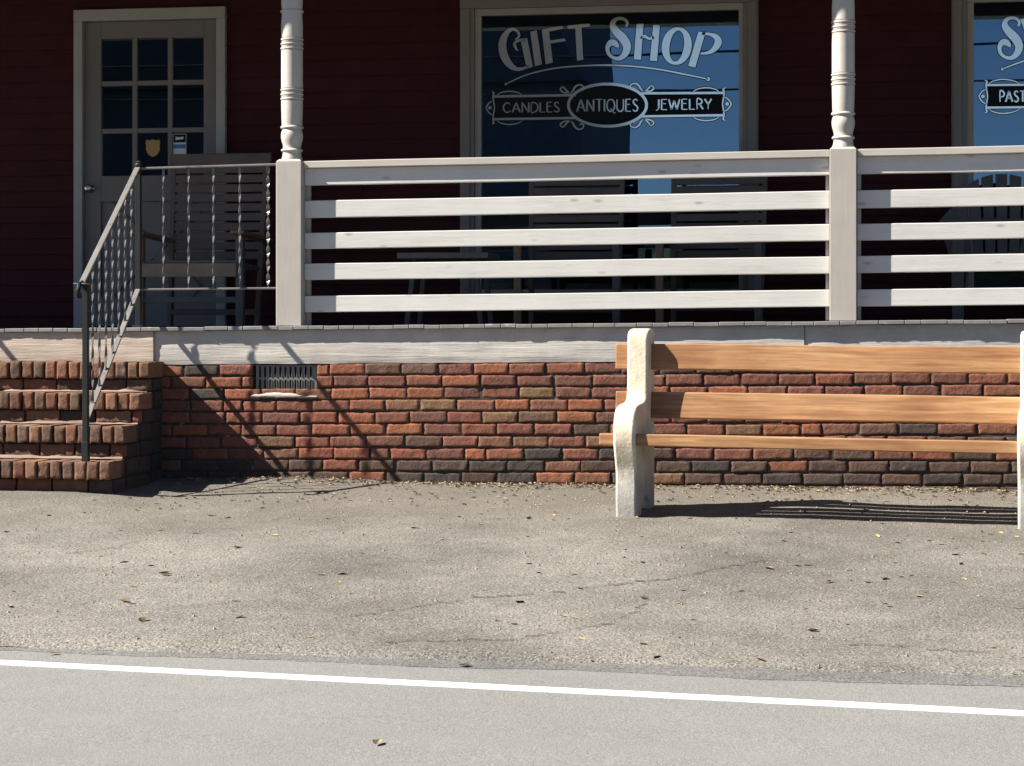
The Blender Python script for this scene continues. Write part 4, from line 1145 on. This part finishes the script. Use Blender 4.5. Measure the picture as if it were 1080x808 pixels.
# ------------------------------------------------------------------ leaves, litter, grit
def gtop(x, y):
    if y > edge_y(x): return gz(x, y) + .007 * noise.noise(Vector((x * 2.1, y * 2.6, 0))) + .0035 * noise.noise(Vector((x * 9, y * 9, 5)))
    return road_z(x, y) + .004
def leaf_mesh(seed):
    r = random.Random(seed); m = MB()
    P = [(-.5, 0), (-.28, .2), (.02, .27), (.3, .15), (.52, 0), (.3, -.17), (.0, -.28), (-.3, -.18)]
    P = [(a * r.uniform(.85, 1.15), b * r.uniform(.7, 1.3)) for a, b in P]
    curl = r.uniform(.1, .5); up_ = r.uniform(.0, .35)
    H = lambda a, b: curl * abs(b) * 1.2 + up_ * a * a + .02
    vs = [(a, b, H(a, b)) for a, b in P] + [(-.2, 0, .02), (.22, 0, .03 + up_ * .05)]
    return vs, [(0, 8, 1), (1, 8, 2), (2, 8, 9), (2, 9, 3), (3, 9, 4), (4, 9, 5), (5, 9, 6), (6, 9, 8), (6, 8, 7), (7, 8, 0)]
LM = {}
for mt in ('leaf_brown', 'leaf_tan', 'leaf_yellow', 'leaf_dark'):
    for s_ in range(3):
        vs, fs = leaf_mesh(s_ + len(LM) * 7)
        me = bpy.data.meshes.new('leaf'); me.from_pydata(vs, [], fs); me.materials.append(M[mt]); LM[mt, s_] = me
def leaf(x, y, s_, mt, lab, grp, r):
    o = bpy.data.objects.new('fallen_leaf', LM[mt, r.randrange(3)]); C.objects.link(o)
    o.location = (x, y, gtop(x, y)); o.scale = (s_, s_ * r.uniform(.8, 1.1), s_ * r.uniform(.7, 1.3)); o.rotation_euler = (r.uniform(-.2, .2), r.uniform(-.2, .2), r.uniform(0, 6.28))
    return tag(o, lab, 'leaf', grp)
r = random.Random(21)
LB_ = {'leaf_brown': 'small curled brown leaf lying on the asphalt apron', 'leaf_tan': 'small dry tan leaf lying on the asphalt apron', 'leaf_yellow': 'small yellow leaf lying on the asphalt apron', 'leaf_dark': 'small blackened leaf lying on the asphalt apron'}
for k in range(250):
    for tries in range(40):
        x = r.uniform(-4.2, 1.1); y = r.uniform(-4.75, -.12)
        dens = .25 + .75 * max(0, min(1, (x + 2.2) / 2.4)) * max(.25, min(1, (y + 5) / 2.5))
        if x < -4.0 and y > -1: continue
        if r.random() < dens: break
    mt = r.choices(list(LB_), (5, 4, 1.6, 3))[0]
    leaf(x, y, r.choice((.02, .025, .03, .034, .04, .048)) * r.uniform(.8, 1.15), mt, LB_[mt], mt.replace('leaf_', '') + ' leaves on the asphalt apron', r)
leaf(-1.40, -5.93, .055, 'leaf_tan', 'crumpled yellowish leaf lying alone on the grey road in front of the white line', None, r)
leaf(-1.37, -4.72, .05, 'leaf_dark', 'dark curled leaf lying at the edge between apron and road', None, r)
lt = MB()
for k in range(3200):
    x = r.uniform(-4.0, 1.6)
    y = -.012 - abs(r.gauss(0, .10)) if r.random() < .7 else -abs(r.gauss(0, .55)) - .02
    if x < -3.9 and y > -.9: continue
    d = .35 + .65 * max(0, noise.noise(Vector((x * 1.7, y * 2, 8))) + .5)
    if r.random() > d: continue
    s_ = r.uniform(.005, .018); a = r.uniform(0, 6.28); z = gtop(x, y) + .003
    c, s2_ = math.cos(a) * s_, math.sin(a) * s_
    lt.add([(x - c, y - s2_, z), (x + s2_ * .4, y - c * .4, z + .003), (x + c, y + s2_, z + .001), (x - s2_ * .4, y + c * .4, z + .008)], [(0, 1, 2), (0, 2, 3)])
tag(lt.build('leaf_litter', 'litter', None, fix=False), 'fine dry leaf bits scattered along the foot of the brick wall', 'litter', None, 'stuff')
gr = MB()
for k in range(3800):
    x = r.uniform(-4.6, 1.6); y = r.uniform(-4.9, -.05)
    if y < edge_y(x) + .02: continue
    s_ = r.uniform(.003, .0075) * (1.5 if r.random() < .08 else 1); z = gtop(x, y)
    P = [(s_ * r.uniform(.6, 1.2), 0, 0), (0, s_ * r.uniform(.6, 1.2), 0), (-s_, 0, 0), (0, -s_ * r.uniform(.6, 1.2), 0), (0, 0, s_ * r.uniform(.5, 1.0))]
    gr.add([(x + a, y + b, z + c) for a, b, c in P], [(0, 1, 4), (1, 2, 4), (2, 3, 4), (3, 0, 4)])
tag(gr.build('loose_grit', 'grit', None, fix=False), 'loose pale grit strewn over the worn asphalt apron', 'grit', None, 'stuff')
